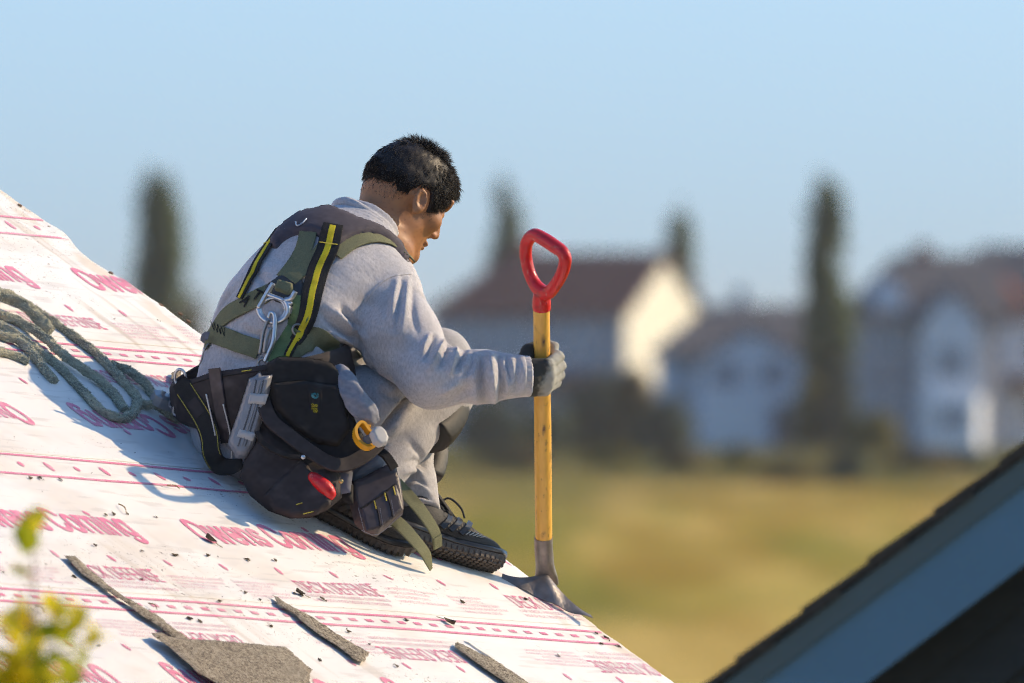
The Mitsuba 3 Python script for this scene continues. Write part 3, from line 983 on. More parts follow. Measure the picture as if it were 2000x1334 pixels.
SCRAPS = [(217, 1010), (207, 1013), (246, 1008), (302, 1014), (181, 1071), (274, 1081), (337, 1088), (402, 1090), (480, 1099), (533, 1101), (142, 1133), (273, 1137), (253, 1178), (290, 1196), (425, 1180), (475, 1163),
          (572, 1166), (585, 1170), (625, 1178), (367, 1214), (387, 1219), (527, 1229), (680, 1239), (56, 940), (76, 941), (116, 943), (190, 1266), (2, 1124), (1190, 1250), (1172, 1263), (1225, 1268), (900, 1183), (720, 1262),
          (770, 1307), (623, 1294), (1088, 1285), (505, 1178), (560, 1299), (475, 1292), (790, 1217), (1024, 1177), (1160, 1240)]
for k, (x, y) in enumerate(SCRAPS):
    r_ = np.random.default_rng(100 + k)
    u, v = roof_uv(x, y)
    u = min(u, -.014)
    s = r_.uniform(.0028, .0058)
    pts = r_.uniform(-1, 1, (9, 3)) * A(s * 1.3, s * 1.3, s * .55)
    m = hull(pts)
    m.apply_translation([0, 0, -m.bounds[0][2]])
    if k % 3 == 0:
        w = r_.uniform(-1, 1, (6, 3)) * A(s * .8, s * .8, s * .3)
        m = cat_([m, hull(w + A(s * 1.6 * np.cos(k), s * 1.6 * np.sin(k), s * .3))])
    single('shingle_scrap', 'small dark crumb of torn shingle lying loose on the printed underlayment', 'scrap',
           moved(m, frame(roof(u, v, float(wave(u, v)) + on_sheet(v)[1] + .001), RU, RV, RN)), 'scrap_mat', False, 'crumbs of shingle on the underlayment')


rng = np.random.default_rng(77)
grit = []
for k in range(420):
    u, v = rng.uniform(-2.3, -.02), rng.uniform(-.45, 1.6)
    if meshkit.noise(A(u * 3, v * 4, 1.0)[None], 3)[0] < rng.uniform(.3, .8):
        continue
    g_ = hull(rng.uniform(-1, 1, (6, 3)) * rng.uniform(.0008, .0022))
    g_.apply_translation(roof(u, v, float(wave(u, v)) + on_sheet(v)[1] + .002))
    grit.append(g_)
single('shingle_grit', 'fine dark shingle grit scattered over the printed underlayment', 'grit', cat_(grit), 'scrap_mat', False, None, 'stuff')


def curled(x, y, seed, size, label):
    """A dry curled leaf standing on the roof."""
    r_ = np.random.default_rng(seed)
    u, v = roof_uv(x, y)
    t, w = np.meshgrid(np.linspace(0, 1, 9), np.linspace(-1, 1, 5), indexing='ij')
    X, Y = size * (t - .5), size * .38 * w * np.sin(np.pi * np.clip(t, .03, .97)) ** .7
    Z = size * (.45 * (t - .35) ** 2 + .35 * w ** 2 * (1 - t) + .08)
    P = np.stack([X, Y, Z], -1).reshape(-1, 3)
    i, j = np.meshgrid(np.arange(8), np.arange(4), indexing='ij')
    q = np.stack([i * 5 + j, i * 5 + j + 1, i * 5 + j + 6, i * 5 + j + 5], -1).reshape(-1, 4)
    Q = P + A(0, 0, .0008)
    blade = (np.vstack([P, Q]), np.vstack([q[:, ::-1], q + 45]))
    a = r_.uniform(0, 6.28)
    f = frame(roof(u, v, float(wave(u, v)) + on_sheet(v)[1] + .001), np.cos(a) * RU + np.sin(a) * RV, -np.sin(a) * RU + np.cos(a) * RV, RN)
    key = thing('dry_leaf', label, 'leaf')
    v4, f4, _ = meshkit.arrays(blade)
    part(key, 'blade', moved(trimesh.Trimesh(v4, f4, process=False), f), 'scrap_mat', False)
    part(key, 'stalk', moved(tube(spline([(size * .45, 0, size * .16), (size * .8, 0, size * .1), (size * 1.1, size * .1, .002)], 6), .0009, 5), f), 'twig_mat', False)


curled(408, 1062, 5, .027, 'dark curled dry leaf in front of the O of the pink lettering')
curled(873, 1222, 8, .026, 'dark curled dry leaf on the double pink line below the shoes')
curled(582, 1167, 9, .022, 'dark curled dry leaf near the pointed end of the right shingle strip')

for x0, y0, x1, y1, lab in ((228, 992, 244, 1010, 'thin grey twig among the crumbs above the long shingle strip'), (285, 1188, 302, 1200, 'short brown twig beside the long shingle strip'), (62, 1193, 82, 1206, 'short brown twig lying behind the yellow leaves'), (322, 958, 346, 964, 'thin bent twig in the shadow of the shovel grip')):
    a, b = roof_uv(x0, y0), roof_uv(x1, y1)
    q = spline([(a[0], a[1], .004), ((a[0] + b[0]) / 2 + .004, (a[1] + b[1]) / 2, .008), (b[0], b[1], .003)], 8)
    single('twig', lab, 'twig', tube(roof(q[:, 0], q[:, 1], q[:, 2] + wave(q[:, 0], q[:, 1]) + .003), np.linspace(.0016, .0009, 8), 6), 'twig_mat', True)

# ---------------------------------------------------------------- the neighbouring eave, nearer to the camera
pbr('dark_shingle_mat', lambda p, n, uv: mix((.03, .026, .022), (.07, .06, .05), noise(p.x * 160, p.y * 160, p.z * 160)), .95)
pbr('fascia_mat', lambda p, n, uv: mix((.075, .165, .24), (.09, .19, .275), fbm(p.x * 6, p.y * 6, p.z * 6)), .45)  # the blue of skylight on the shaded board is put into its colour
pbr('drip_mat', (.07, .105, .11), .5, metal=.0)
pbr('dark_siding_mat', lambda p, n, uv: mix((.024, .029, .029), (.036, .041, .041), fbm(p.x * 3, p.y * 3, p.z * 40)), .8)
NY = 23.7 - CAM_D
e0, e1 = px(1380, 1318, NY), px(2000, 852, NY)
ex = unit(e1 - e0)                                    # up along the rake
ey = unit(A(.075, 1, -.02) - ex * (ex @ A(.075, 1, -.02)))   # the ridge's direction, away from the camera
ez = np.cross(ex, ey)
if ez[2] < 0:
    ez = -ez
nh = thing('neighbouring_house', 'dark shingled rake edge with a board tinted with painted blue skylight in the bottom right corner', 'house')
O = e0


def nb(x0, x1, y0, y1, z0, z1, z0b=None, z1b=None):
    """A box in the eave's axes: x up the rake, y into the depth, z out of the roof; b: the values at x1."""
    z0b, z1b = z0 if z0b is None else z0b, z1 if z1b is None else z1b
    return hull([O + ex * x + ey * y + ez * z for x, za, zb in ((x0, z0, z1), (x1, z0b, z1b)) for y in (y0, y1) for z in (za, zb)])


step = .141
for k in range(-5, 22):
    x0 = k * step + .055
    part(nh, 'shingle', nb(x0, x0 + step * 1.5, .003 * (k % 2), 5.0 + .004 * (k % 3), -.020, -.006, -.028, -.014), 'dark_shingle_mat', False)
part(nh, 'drip_edge', nb(-1, 3.4, .012, 4.9, -.066, -.029), 'drip_mat', False)
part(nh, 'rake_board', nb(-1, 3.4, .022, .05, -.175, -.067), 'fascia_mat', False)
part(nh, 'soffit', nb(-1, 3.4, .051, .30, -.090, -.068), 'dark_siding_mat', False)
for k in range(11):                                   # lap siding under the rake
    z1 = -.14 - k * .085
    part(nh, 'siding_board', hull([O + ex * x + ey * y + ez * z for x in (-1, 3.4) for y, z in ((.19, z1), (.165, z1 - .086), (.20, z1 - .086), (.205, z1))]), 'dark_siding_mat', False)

# ---------------------------------------------------------------- yellow leaves close to the camera
leafk = 20.5 - CAM_D
scene['near_leaf'] = {'type': 'principledthin', 'base_color': mikit.proc(lambda p, n, uv: mix((.60, .54, .02), (.86, .70, .04), noise(p.x * 26, p.y * 26, p.z * 26))), 'roughness': .45, 'diff_trans': 1.1, 'spec_trans': 0.0}
scene['near_leaf_green'] = {'type': 'principledthin', 'base_color': mikit.proc(lambda p, n, uv: mix((.28, .36, .02), (.52, .52, .03), noise(p.x * 26, p.y * 26, p.z * 26))), 'roughness': .45, 'diff_trans': 1.0, 'spec_trans': 0.0}
shrub = thing('leafy_shrub', 'out of focus yellow green leaves in the bottom left corner close to the camera', 'plant')
rng = np.random.default_rng(21)
PS = 30 / 20.5 * PXM                                          # pixels per metre there
stem_pts = [(40, 1560), (52, 1400), (62, 1230), (66, 1100), (58, 1000)]
stem = np.array([px(x, y, leafk) for x, y in stem_pts])
part(shrub, 'stem', tube(spline(stem, 20), np.linspace(.005, .0012, 20), 7), 'twig_mat', True)
foot = stem[0]
part(shrub, 'trunk', tube(spline([A(foot[0] - .1, foot[1] + .2, -.2), A(foot[0] - .02, foot[1] + .05, 2.6), foot + A(0, .0, .02)], 30), np.linspace(.03, .008, 30), 8), 'bark', True)
leaf_spots = [(62, 1010, 22, 0), (48, 1056, 24, 1), (40, 1116, 16, 1), (70, 1020, 14, 0), (35, 1195, 26, 0), (100, 1190, 26, 0), (140, 1215, 28, 0), (118, 1250, 26, 1), (60, 1240, 30, 0), (20, 1230, 26, 0), (12, 1290, 30, 0),
              (45, 1300, 32, 0), (85, 1290, 26, 1), (120, 1300, 28, 1), (172, 1262, 18, 0), (180, 1230, 12, 0), (30, 1330, 34, 0), (75, 1335, 32, 0), (110, 1345, 26, 1), (5, 1340, 30, 0), (140, 1330, 20, 1), (8, 1200, 20, 0), (95, 1225, 22, 1),
              (55, 1190, 16, 0), (60, 1370, 30, 0), (100, 1380, 30, 0), (20, 1390, 30, 1), (150, 1180, 10, 0), (30, 1260, 26, 0), (65, 1275, 24, 1), (128, 1222, 22, 0), (20, 1310, 28, 0), (95, 1312, 28, 0)]
stems_line = spline(stem, 60)
leaf_spots = leaf_spots + [(x + rng.normal() * 24, y + rng.normal() * 22 + 4, r * rng.uniform(.6, 1.0), g) for x, y, r, g in leaf_spots if y > 1150] + [(x + rng.normal() * 7, y + rng.normal() * 5, r * .8, g) for x, y, r, g in leaf_spots if y <= 1150]
for x, y, r, g in leaf_spots:
    c = px(x, y, leafk + rng.uniform(-.12, .12))
    LF = 2.75 * r / PS
    a = unit(A(rng.normal(), rng.normal() * .5, rng.normal() * .8 - .4))
    nrm = unit(np.cross(a, A(rng.normal() * .4, 1, rng.normal() * .5)))
    b = np.cross(nrm, a)
    t, w = np.meshgrid(np.linspace(0, 1, 8), np.linspace(-1, 1, 5), indexing='ij')
    half = .46 * LF * np.sin(np.pi * np.clip(t, .02, .99) ** .75) ** .8
    P = c + (a * ((t - .5) * LF)[..., None] + b * (w * half)[..., None] + nrm * ((w ** 2 * .12 - .25 * (t - .5) ** 2) * LF)[..., None])
    i, j = np.meshgrid(np.arange(7), np.arange(4), indexing='ij')
    q = np.stack([i * 5 + j, i * 5 + j + 1, i * 5 + j + 6, i * 5 + j + 5], -1).reshape(-1, 4)
    lf = part(shrub, 'leaf', (P.reshape(-1, 3), q), 'near_leaf_green' if g else 'near_leaf', True)
    s = stems_line[np.argmin(np.linalg.norm(stems_line - (c - a * LF * .5 - A(0, 0, .03)), axis=1))]
    part(lf, 'stalk', tube(spline([s, (s + c - a * LF * .5) / 2 + A(0, 0, .006), c - a * LF * .48], 7), .0009, 5), 'twig_mat', True)

# ---------------------------------------------------------------- the worker
L = lambda x, y, z: A(x, y, z + CAM_Z)


def fleece_colour(base):
    def f(p, n, uv):
        h = noise(p.x * 380, p.y * 380, p.z * 130)
        g = fbm(p.x * 900, p.y * 900, p.z * 500, octaves=2)
        c = mix([.80 * b for b in base], [1.14 * b for b in base], h)
        c = mix(c, [.5 * b for b in base], smoothstep(.62, .85, g) * .5)
        return mix(c, (.20, .17, .13), smoothstep(.58, .82, fbm(p.x * 11 + 3, p.y * 11, p.z * 11, octaves=4)) * .35)
    return f


pbr('sweatshirt_mat', fleece_colour((.44, .43, .445)), .9, sheen=.3, bump=lambda p, n, uv: .0005 * noise(p.x * 500, p.y * 500, p.z * 500) + .0040 * fbm(p.x * 20, p.y * 20, p.z * 32, octaves=3), specular=.2)
pbr('trouser_mat', fleece_colour((.37, .36, .365)), .9, sheen=.3, bump=lambda p, n, uv: .0005 * noise(p.x * 500, p.y * 500, p.z * 500) + .0022 * fbm(p.x * 18, p.y * 18, p.z * 18, octaves=3), specular=.2)
pbr('skin_mat', lambda p, n, uv: mix(mix((.39, .185, .082), (.29, .120, .052), fbm(p.x * 60, p.y * 60, p.z * 60, octaves=4)), (.22, .09, .045), smoothstep(.55, .8, fbm(p.x * 190, p.y * 190, p.z * 190)) * .5), .48, bump=lambda p, n, uv: .00025 * noise(p.x * 900, p.y * 900, p.z * 900), specular=.4)
pbr('hair_mat', lambda p, n, uv: mix((.006, .006, .007), (.030, .024, .021), noise(p.x * 700, p.y * 700, p.z * 200)), .5, specular=.22)
pbr('glove_mat', lambda p, n, uv: mix((.030, .031, .027), (.30, .30, .27), smoothstep(.070, .092, p.x + .012 * (noise(p.x * 160, p.y * 160, p.z * 160) - .5) + .02 * smoothstep(4.95, 4.90, p.z) * 1.0)), .85,  # paler towards the right: sunlight on the knuckles painted into the colour
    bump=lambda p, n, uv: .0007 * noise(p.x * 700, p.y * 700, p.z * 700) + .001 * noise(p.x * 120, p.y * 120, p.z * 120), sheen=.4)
pbr('shoe_mat', lambda p, n, uv: mix((.020, .020, .020), (.055, .053, .050), noise(p.x * 500, p.y * 500, p.z * 500)), .75, bump=lambda p, n, uv: .0006 * noise(p.x * 520, p.y * 520, p.z * 520))
pbr('shoe_gloss_mat', (.022, .022, .024), .28, clearcoat=.4)
pbr('rubber_mat', lambda p, n, uv: mix((.05, .042, .036), (.12, .10, .085), fbm(p.x * 120, p.y * 120, p.z * 120)), .75)
pbr('lace_mat', (.035, .035, .035), .8)
pbr('pad_mat', (.016, .015, .014), .6)

# joints
HIP_R, HIP_L = L(-.456, -.278, -.19), L(-.584, -.157, -.16)
KNEE_R, KNEE_L = L(-.158, -.055, -.114), L(-.156, .06, -.040)
LAT = unit(A(.66, -.66, -.30))                        # from his left to his right across the shoulders
LATH = unit(A(.70, -.70, -.06))                       # across the hips
SH_R, EL_R = L(-.285, -.10, .105), L(-.170, -.285, -.076)
LEAN = math.atan(.325 / .724)                          # the shovel leans towards the camera
shaft = lambda x, y: px(x, y, -.325 * (1170 - y) / 655)
GRIP = shaft(1059, 721)
GROT = np.array([[1, 0, 0], [0, math.cos(LEAN), -math.sin(LEAN)], [0, math.sin(LEAN), math.cos(LEAN)]])
G = lambda x, y, z: GRIP + GROT @ A(x - .064, y, z + .066)      # the fist's own axes: the handle runs along z at x = .064
WR_R = G(.026, -.042, -.064)
SH_L, EL_L, WR_L = L(-.425, .13, .150), L(-.36, .24, .0), L(-.19, .17, -.05)

# head
HC, HF, HU = L(-.222, .08, .336), unit(A(.72, .40, -.57)), None
HU = unit(A(.5, .27, .82) - HF * (HF @ A(.5, .27, .82)))
HR = np.cross(HF, HU)
HROT = np.stack([HF, HR, HU], 1)
hd = lambda f, r, u: HC + HF * f + HR * r + HU * u

# shoes: heel and toe on the roof
def shoe_frame(heel, toe, roll, lift):
    h, t = roof_hit(*heel), roof_hit(*toe)
    f = unit(t - h)
    r = np.cross(f, RN)
    up = RN * math.cos(roll) - r * math.sin(roll)
    return frame(h + RN * lift, f, np.cross(up, f), up)


SHOE_R = shoe_frame((622, 1012), (797, 1098), .05, .002)
SHOE_L = shoe_frame((775, 1072), (976, 1137), .80, .012)
m_toe = [float(np.linalg.norm(roof_hit(797, 1098) - roof_hit(622, 1012))), float(np.linalg.norm(roof_hit(976, 1137) - roof_hit(775, 1072)))]
at = lambda m, x, y, z: m[:3, :3] @ A(x, y, z) + m[:3, 3]
ML = L(-.228, -.045, -.235)
ANK_R, ANK_L = at(SHOE_R, .075, 0, .10), L(-.199, -.15, -.352)


def spine_sdf(rows, lat):
    """An elliptical trunk: rows of (centre, half width, half depth), widths along lat."""
    c = spline([r[0] for r in rows], 60)
    s = np.linspace(0, len(rows) - 1, 60)
    a, b = np.interp(s, np.arange(len(rows)), [r[1] for r in rows]), np.interp(s, np.arange(len(rows)), [r[2] for r in rows])
    tg = tangents(c)
    lt = np.array([np.array(lat[0]) * (1 - k) + np.array(lat[1]) * k for k in np.linspace(0, 1, 60)])
    lt = unit(lt - tg * (lt * tg).sum(1)[:, None])
    fr = np.cross(tg, lt)
    from scipy.spatial import cKDTree
    tree = cKDTree(c)

    def f(p):
        _, k = tree.query(p)
        q = p - c[k]
        t = (q * tg[k]).sum(1)
        x, y = (q * lt[k]).sum(1) / a[k], (q * fr[k]).sum(1) / b[k]
        e = np.sqrt(x * x + y * y + 1e-12)
        d = (e - 1) * np.minimum(a, b)[k]
        return np.maximum(d, np.abs(t) - .012)
    return f


TRUNK = [(L(-.535, -.230, -.21), .165, .125), (L(-.525, -.19, -.12), .180, .130), (L(-.514, -.165, -.04), .170, .126), (L(-.482, -.150, .045), .170, .128), (L(-.420, -.090, .125), .166, .122), (L(-.358, -.035, .190), .138, .100), (L(-.318, .010, .248), .082, .072)]
trunk = spine_sdf(TRUNK, (LATH, LAT))
trunk_in = spine_sdf([(c, a - .022, b - .022) for c, a, b in TRUNK], (LATH, LAT))
SW = A(1, 1, 1)


def fold_noise(p, amp, fx):
    return amp * (meshkit.fbm(p * np.asarray(fx), 3, 3) - .5)


def body_sdf(p):
    d = sd_ell(p, hd(-.006, 0, -.004), (.094, .074, .088), HROT)                       # skull
    d = smin(d, sd_ell(p, hd(.042, 0, -.055), (.055, .058, .075), HROT), .03)         # face
    d = smin(d, sd_cone(p, hd(.030, .035, -.088), hd(.082, .012, -.122), .030, .016), .025)   # jaw
    d = smin(d, sd_cone(p, hd(.030, -.035, -.088), hd(.082, -.012, -.122), .030, .016), .025)
    d = smin(d, sd_ell(p, hd(.085, 0, -.124), (.017, .024, .016), HROT), .014)        # chin
    d = smin(d, sd_ell(p, hd(.084, 0, .016), (.014, .055, .014), HROT), .02)          # brow
    for s in (-1, 1):
        d = smin(d, sd_ell(p, hd(.068, s * .046, -.045), (.022, .018, .020), HROT), .02)      # cheekbone
        d = smax(d, -sd_ell(p, hd(.100, s * .030, -.018), (.012, .020, .011), HROT), .010)    # eye socket
        d = smin(d, sd_ell(p, hd(.079, s * .031, -.018), (.0135, .016, .0125), HROT), .004)   # eyeball with closed lid
        d = smin(d, sd_cone(p, hd(.0945, s * .016, .004), hd(.086, s * .048, .005), .0055, .0035), .007)   # eyebrow ridge
        d = smin(d, sd_ell(p, hd(.101, s * .013, -.058), (.010, .008, .008), HROT), .006)     # nostril wing
    d = smin(d, sd_cone(p, hd(.092, 0, -.006), hd(.112, 0, -.051), .0075, .0100), .008)       # nose
    d = smin(d, sd_ell(p, hd(.097, 0, -.083), (.009, .023, .0065), HROT), .005)       # lips
    d = smin(d, sd_ell(p, hd(.094, 0, -.095), (.009, .020, .0065), HROT), .005)
    d = smax(d, -sd_ell(p, hd(.107, 0, -.0885), (.009, .024, .0014), HROT), .003)
    ear_c = hd(.004, .079, -.036)                                                     # ears
    for s in (-1, 1):
        ax = unit(HR * s + HF * -.35)
        E = np.stack([unit(HF * .94 + HU * .30 - ax * ((HF * .94 + HU * .30) @ ax)), ax], 1)
        E = np.stack([E[:, 0], ax, np.cross(E[:, 0], ax)], 1)
        c = hd(.004, s * .080, -.036)
        ear = smax(sd_ell(p, c, (.0165, .0085, .0285), E), -sd_ell(p, c + ax * .008 + HF * .003 + HU * .004, (.0105, .0080, .019), E), .004)
        ear = smin(ear, sd_ell(p, c - HU * .023 + HF * .003, (.008, .006, .009), E), .006)
        d = smin(d, ear, .005)
    d = smin(d, sd_cone(p, L(-.30, .025, .19), hd(-.030, 0, -.060), .066, .054), .03)        # neck
    d = smin(d, sd_cone(p, hd(.02, 0, -.10), L(-.27, .03, .20), .035, .055), .03)
    d = smin(d, trunk_in(p), .03)
    for a, b, c, r in ((SH_R, EL_R, WR_R, (.052, .040, .036, .027)), (SH_L, EL_L, WR_L, (.052, .042, .040, .028)), (HIP_R, KNEE_R, ANK_R, (.07, .046, .036, .028)), (HIP_L, KNEE_L, ANK_L, (.075, .055, .048, .034))):
        if a is HIP_L:
            d = smin(d, smin(sd_cone(p, a, b, .07, .046), smin(sd_cone(p, b, ML, .042, .034), sd_cone(p, ML, c, .034, .027), .02), .02), .04)
            continue
        d = smin(d, smin(sd_cone(p, a, b, r[0], r[1]), sd_cone(p, b, c, r[2], r[3]), .02), .04)
    d = smin(d, sd_cone(p, SH_R, L(-.40, -.03, .18), .05, .06), .05)
    for m in (SHOE_R, SHOE_L):
        tl = m_toe[m is SHOE_L]
        d = smin(d, sd_cone(p, at(m, tl - .225, 0, .060), at(m, tl - .085, 0, .040), .028, .018), .02)
    for w, h_ in ((WR_R, G(.05, -.04, -.066)), (WR_L, L(-.15, .15, -.055))):
        d = smin(d, sd_cone(p, w, h_, .026, .02), .02)
    return d


person = thing('person', 'worker with short black hair in grey sweatshirt squatting on the roof, gripping the shovel', 'person')
lo, hi = L(-.80, -.55, -.60), L(.12, .36, .47)
body = relax(sdf_mesh(body_sdf, lo, hi, .0039), 2)
part(person, 'body', body, 'skin_mat', True)
# brow hair and eyelids
for s in (-1, 1):
    arc = np.array([hd(.0985 - .010 * t ** 2 * 1.2, s * (.012 + .036 * t), .006 + .006 * math.sin(t * 2.4)) for t in np.linspace(0, 1, 9)])
    part(person, 'eyebrow', tube(arc, np.linspace(.0034, .0016, 9), 7), 'hair_mat', True)
    arc = np.array([hd(.0915 - .012 * t ** 2, s * (.031 + .015 * t * 1.0), -.0225 - .002 * (1 - t * t)) for t in np.linspace(-1, 1, 9)])
    part(person, 'eyelashes', tube(arc, .0013, 6), 'hair_mat', True)
part(person, 'lips', relax(sdf_mesh(lambda p: smax(smin(sd_ell(p, hd(.0985, 0, -.0835), (.009, .019, .0052), HROT), sd_ell(p, hd(.0955, 0, -.0945), (.009, .017, .0056), HROT), .002), -sd_ell(p, hd(.108, 0, -.0887), (.009, .024, .0012), HROT), .002), hd(.096, 0, -.089) - .035, hd(.096, 0, -.089) + .035, .0016), 1),
     pbr('lip_mat', (.33, .13, .09), .4), True)

# hair
HAIR = sg.Polygon([(-.2, .3), (.2, .3), (.2, .050), (.108, .050), (.088, .040), (.074, .012), (.066, -.016), (.055, -.040), (.040, -.056), (.030, -.050), (.026, -.014), (.008, .002), (-.018, -.014), (-.032, -.056), (-.048, -.074), (-.2, -.090)])
HPTS = np.array(HAIR.exterior.segmentize(.004).coords)
import shapely
shapely.prepare(HAIR)


def hair_sdf(p):
    q = (p - HC) @ HROT
    s2 = shapely.points(q[:, [0, 2]])
    d2 = shapely.distance(s2, HAIR.exterior) * np.where(shapely.contains(HAIR, s2), -1, 1)
    tuft = .004 * (meshkit.fbm(q * 40, 2, 2) - .5) + .0025 * (meshkit.noise(q * A(150, 150, 50), 4) - .5)
    d = sd_ell(p, hd(.002, 0, -.002), (.107, .0790, .0935), HROT) + tuft - .004 * smoothstep_np(.02, .09, q[:, 2]) - .006 * smoothstep_np(.05, .10, q[:, 0]) * smoothstep_np(.03, .07, q[:, 2])
    return smax(d, d2 + .012 * (meshkit.fbm(q * 70, 3, 7) - .5), .014)


def smoothstep_np(a, b, x):
    t = np.clip((x - a) / (b - a), 0, 1)
    return t * t * (3 - 2 * t)


hair = sdf_mesh(hair_sdf, HC - .16, HC + .16, .0026)
rng = np.random.default_rng(4)
P, fi = trimesh.sample.sample_surface(hair, 24000, seed=4)
N = hair.face_normals[fi]
q = (P - HC) @ HROT
ok = ((N * unit(P - HC)).sum(1) > .25)
P, N, q = P[ok], N[ok], q[ok]
down = -HU * 1.0 + HF * .35
grow = unit(N * (.13 + .5 * smoothstep_np(.07, .09, q[:, 2:]) * (q[:, :1] < .03)) + (unit(HF * .75 - HU * .3) * (q[:, :1] > .0) + unit(-HU + HF * -.1) * (q[:, :1] <= .0)) * np.clip(1.1 - q[:, 2:] * 9, .15, 1.3) + .10 * rng.normal(size=P.shape) + .9 * np.stack([meshkit.fbm(q * 55 + 9 * k_, 2, k_) - .5 for k_ in range(3)], 1))
ln = rng.uniform(.010, .019, len(P)) * (1 + .9 * smoothstep_np(.06, .11, q[:, 2])) * np.where(q[:, 2] < -.03, .5, 1)
ln *= np.where((q[:, 0] > .085) & (q[:, 2] > .02), 1.5, 1)
side = unit(np.cross(grow, rng.normal(size=P.shape)))
w = .00055
Pn, fi = trimesh.sample.sample_surface(body, 260000, seed=6)                     # the fading hairline at the nape and temples
Nn, qn = body.face_normals[fi], (Pn - HC) @ HROT
from scipy.spatial import cKDTree
dn_, _ = cKDTree(hair.vertices).query(Pn, distance_upper_bound=.02)
ok = (dn_ < .013) & (np.hypot(qn[:, 0] - .004, qn[:, 2] + .036) > .031) & ((np.abs(qn[:, 1]) > .045) | (qn[:, 0] < -.02))
ok &= rng.random(len(Pn)) < np.clip(1 - dn_ / .013, 0, 1) ** 1.5 * .4
gn = unit(Nn[ok] * .10 - HU * .9 + HF * .1 + .12 * rng.normal(size=(ok.sum(), 3)))
P, N, grow = np.vstack([P, Pn[ok] + Nn[ok] * .0015]), np.vstack([N, Nn[ok]]), np.vstack([grow, gn])
ln = np.r_[ln, rng.uniform(.003, .006, ok.sum())]
side = np.vstack([side, unit(np.cross(gn, rng.normal(size=gn.shape)))])
B = P - N * .002
mid = B + grow * (ln * .55)[:, None] + N * (ln * .06)[:, None]
tip = B + grow * ln[:, None] - HU * (ln * .10)[:, None]
side2 = np.cross(grow, side)
V = np.stack([B + side * w, B - side * w * .5 + side2 * w * .87, B - side * w * .5 - side2 * w * .87, mid + side * w * .8, mid - side * w * .4 + side2 * w * .7, mid - side * w * .4 - side2 * w * .7, tip], 1).reshape(-1, 3)
fs = np.array([[0, 1, 4], [0, 4, 3], [1, 2, 5], [1, 5, 4], [2, 0, 3], [2, 3, 5], [3, 4, 6], [4, 5, 6], [5, 3, 6]])
F = (np.arange(len(P))[:, None, None] * 7 + fs[None]).reshape(-1, 3)
part(person, 'hair', cat_([hair, trimesh.Trimesh(V, F, process=False)]), 'hair_mat', True)

# sweatshirt
ARM_MID = (SH_R + EL_R) / 2 + L(-.012, -.012, -.008) - L(0, 0, 0)


def shirt_sdf(p):
    d = trunk(p)
    d = smin(d, sd_ell(p, L(-.395, -.095, .140), (.140, .10, .100), np.stack([LAT, np.cross(LAT, A(.5, .4, .76)), np.cross(LAT, np.cross(LAT, A(.5, .4, .76)))], 1)), .05)
    d = smin(d, sd_cone(p, L(-.40, -.04, .175), SH_R + A(-.005, 0, .005), .095, .086), .05)
    arm = smin(sd_cone(p, SH_R, ARM_MID, .086, .084), sd_cone(p, ARM_MID, EL_R, .082, .063), .03)
    fore = smin(sd_cone(p, EL_R, EL_R * .45 + WR_R * .55, .063, .054), sd_cone(p, EL_R * .45 + WR_R * .55, WR_R + A(-.006, -.004, 0), .055, .0445), .02)
    fore = smax(fore, -((p - WR_R) @ unit(EL_R - WR_R)), .004)                                  # ends at the cuff
    d = smin(d, smin(arm, fore, .03), .022)
    d = smin(d, smin(sd_cone(p, SH_L, EL_L, .080, .066), smax(sd_cone(p, EL_L, WR_L, .064, .045), -((p - WR_L) @ unit(EL_L - WR_L)), .004), .03), .04)
    d = smin(d, sd_cone(p, L(-.40, .03, .175), SH_L, .075, .07), .05)
    d = smax(d, -(sd_cone(p, L(-.31, .02, .23), hd(-.03, 0, -.06), .060, .060)), .008)           # neck opening
    return d + fold_noise(p, .006, (11, 11, 17))


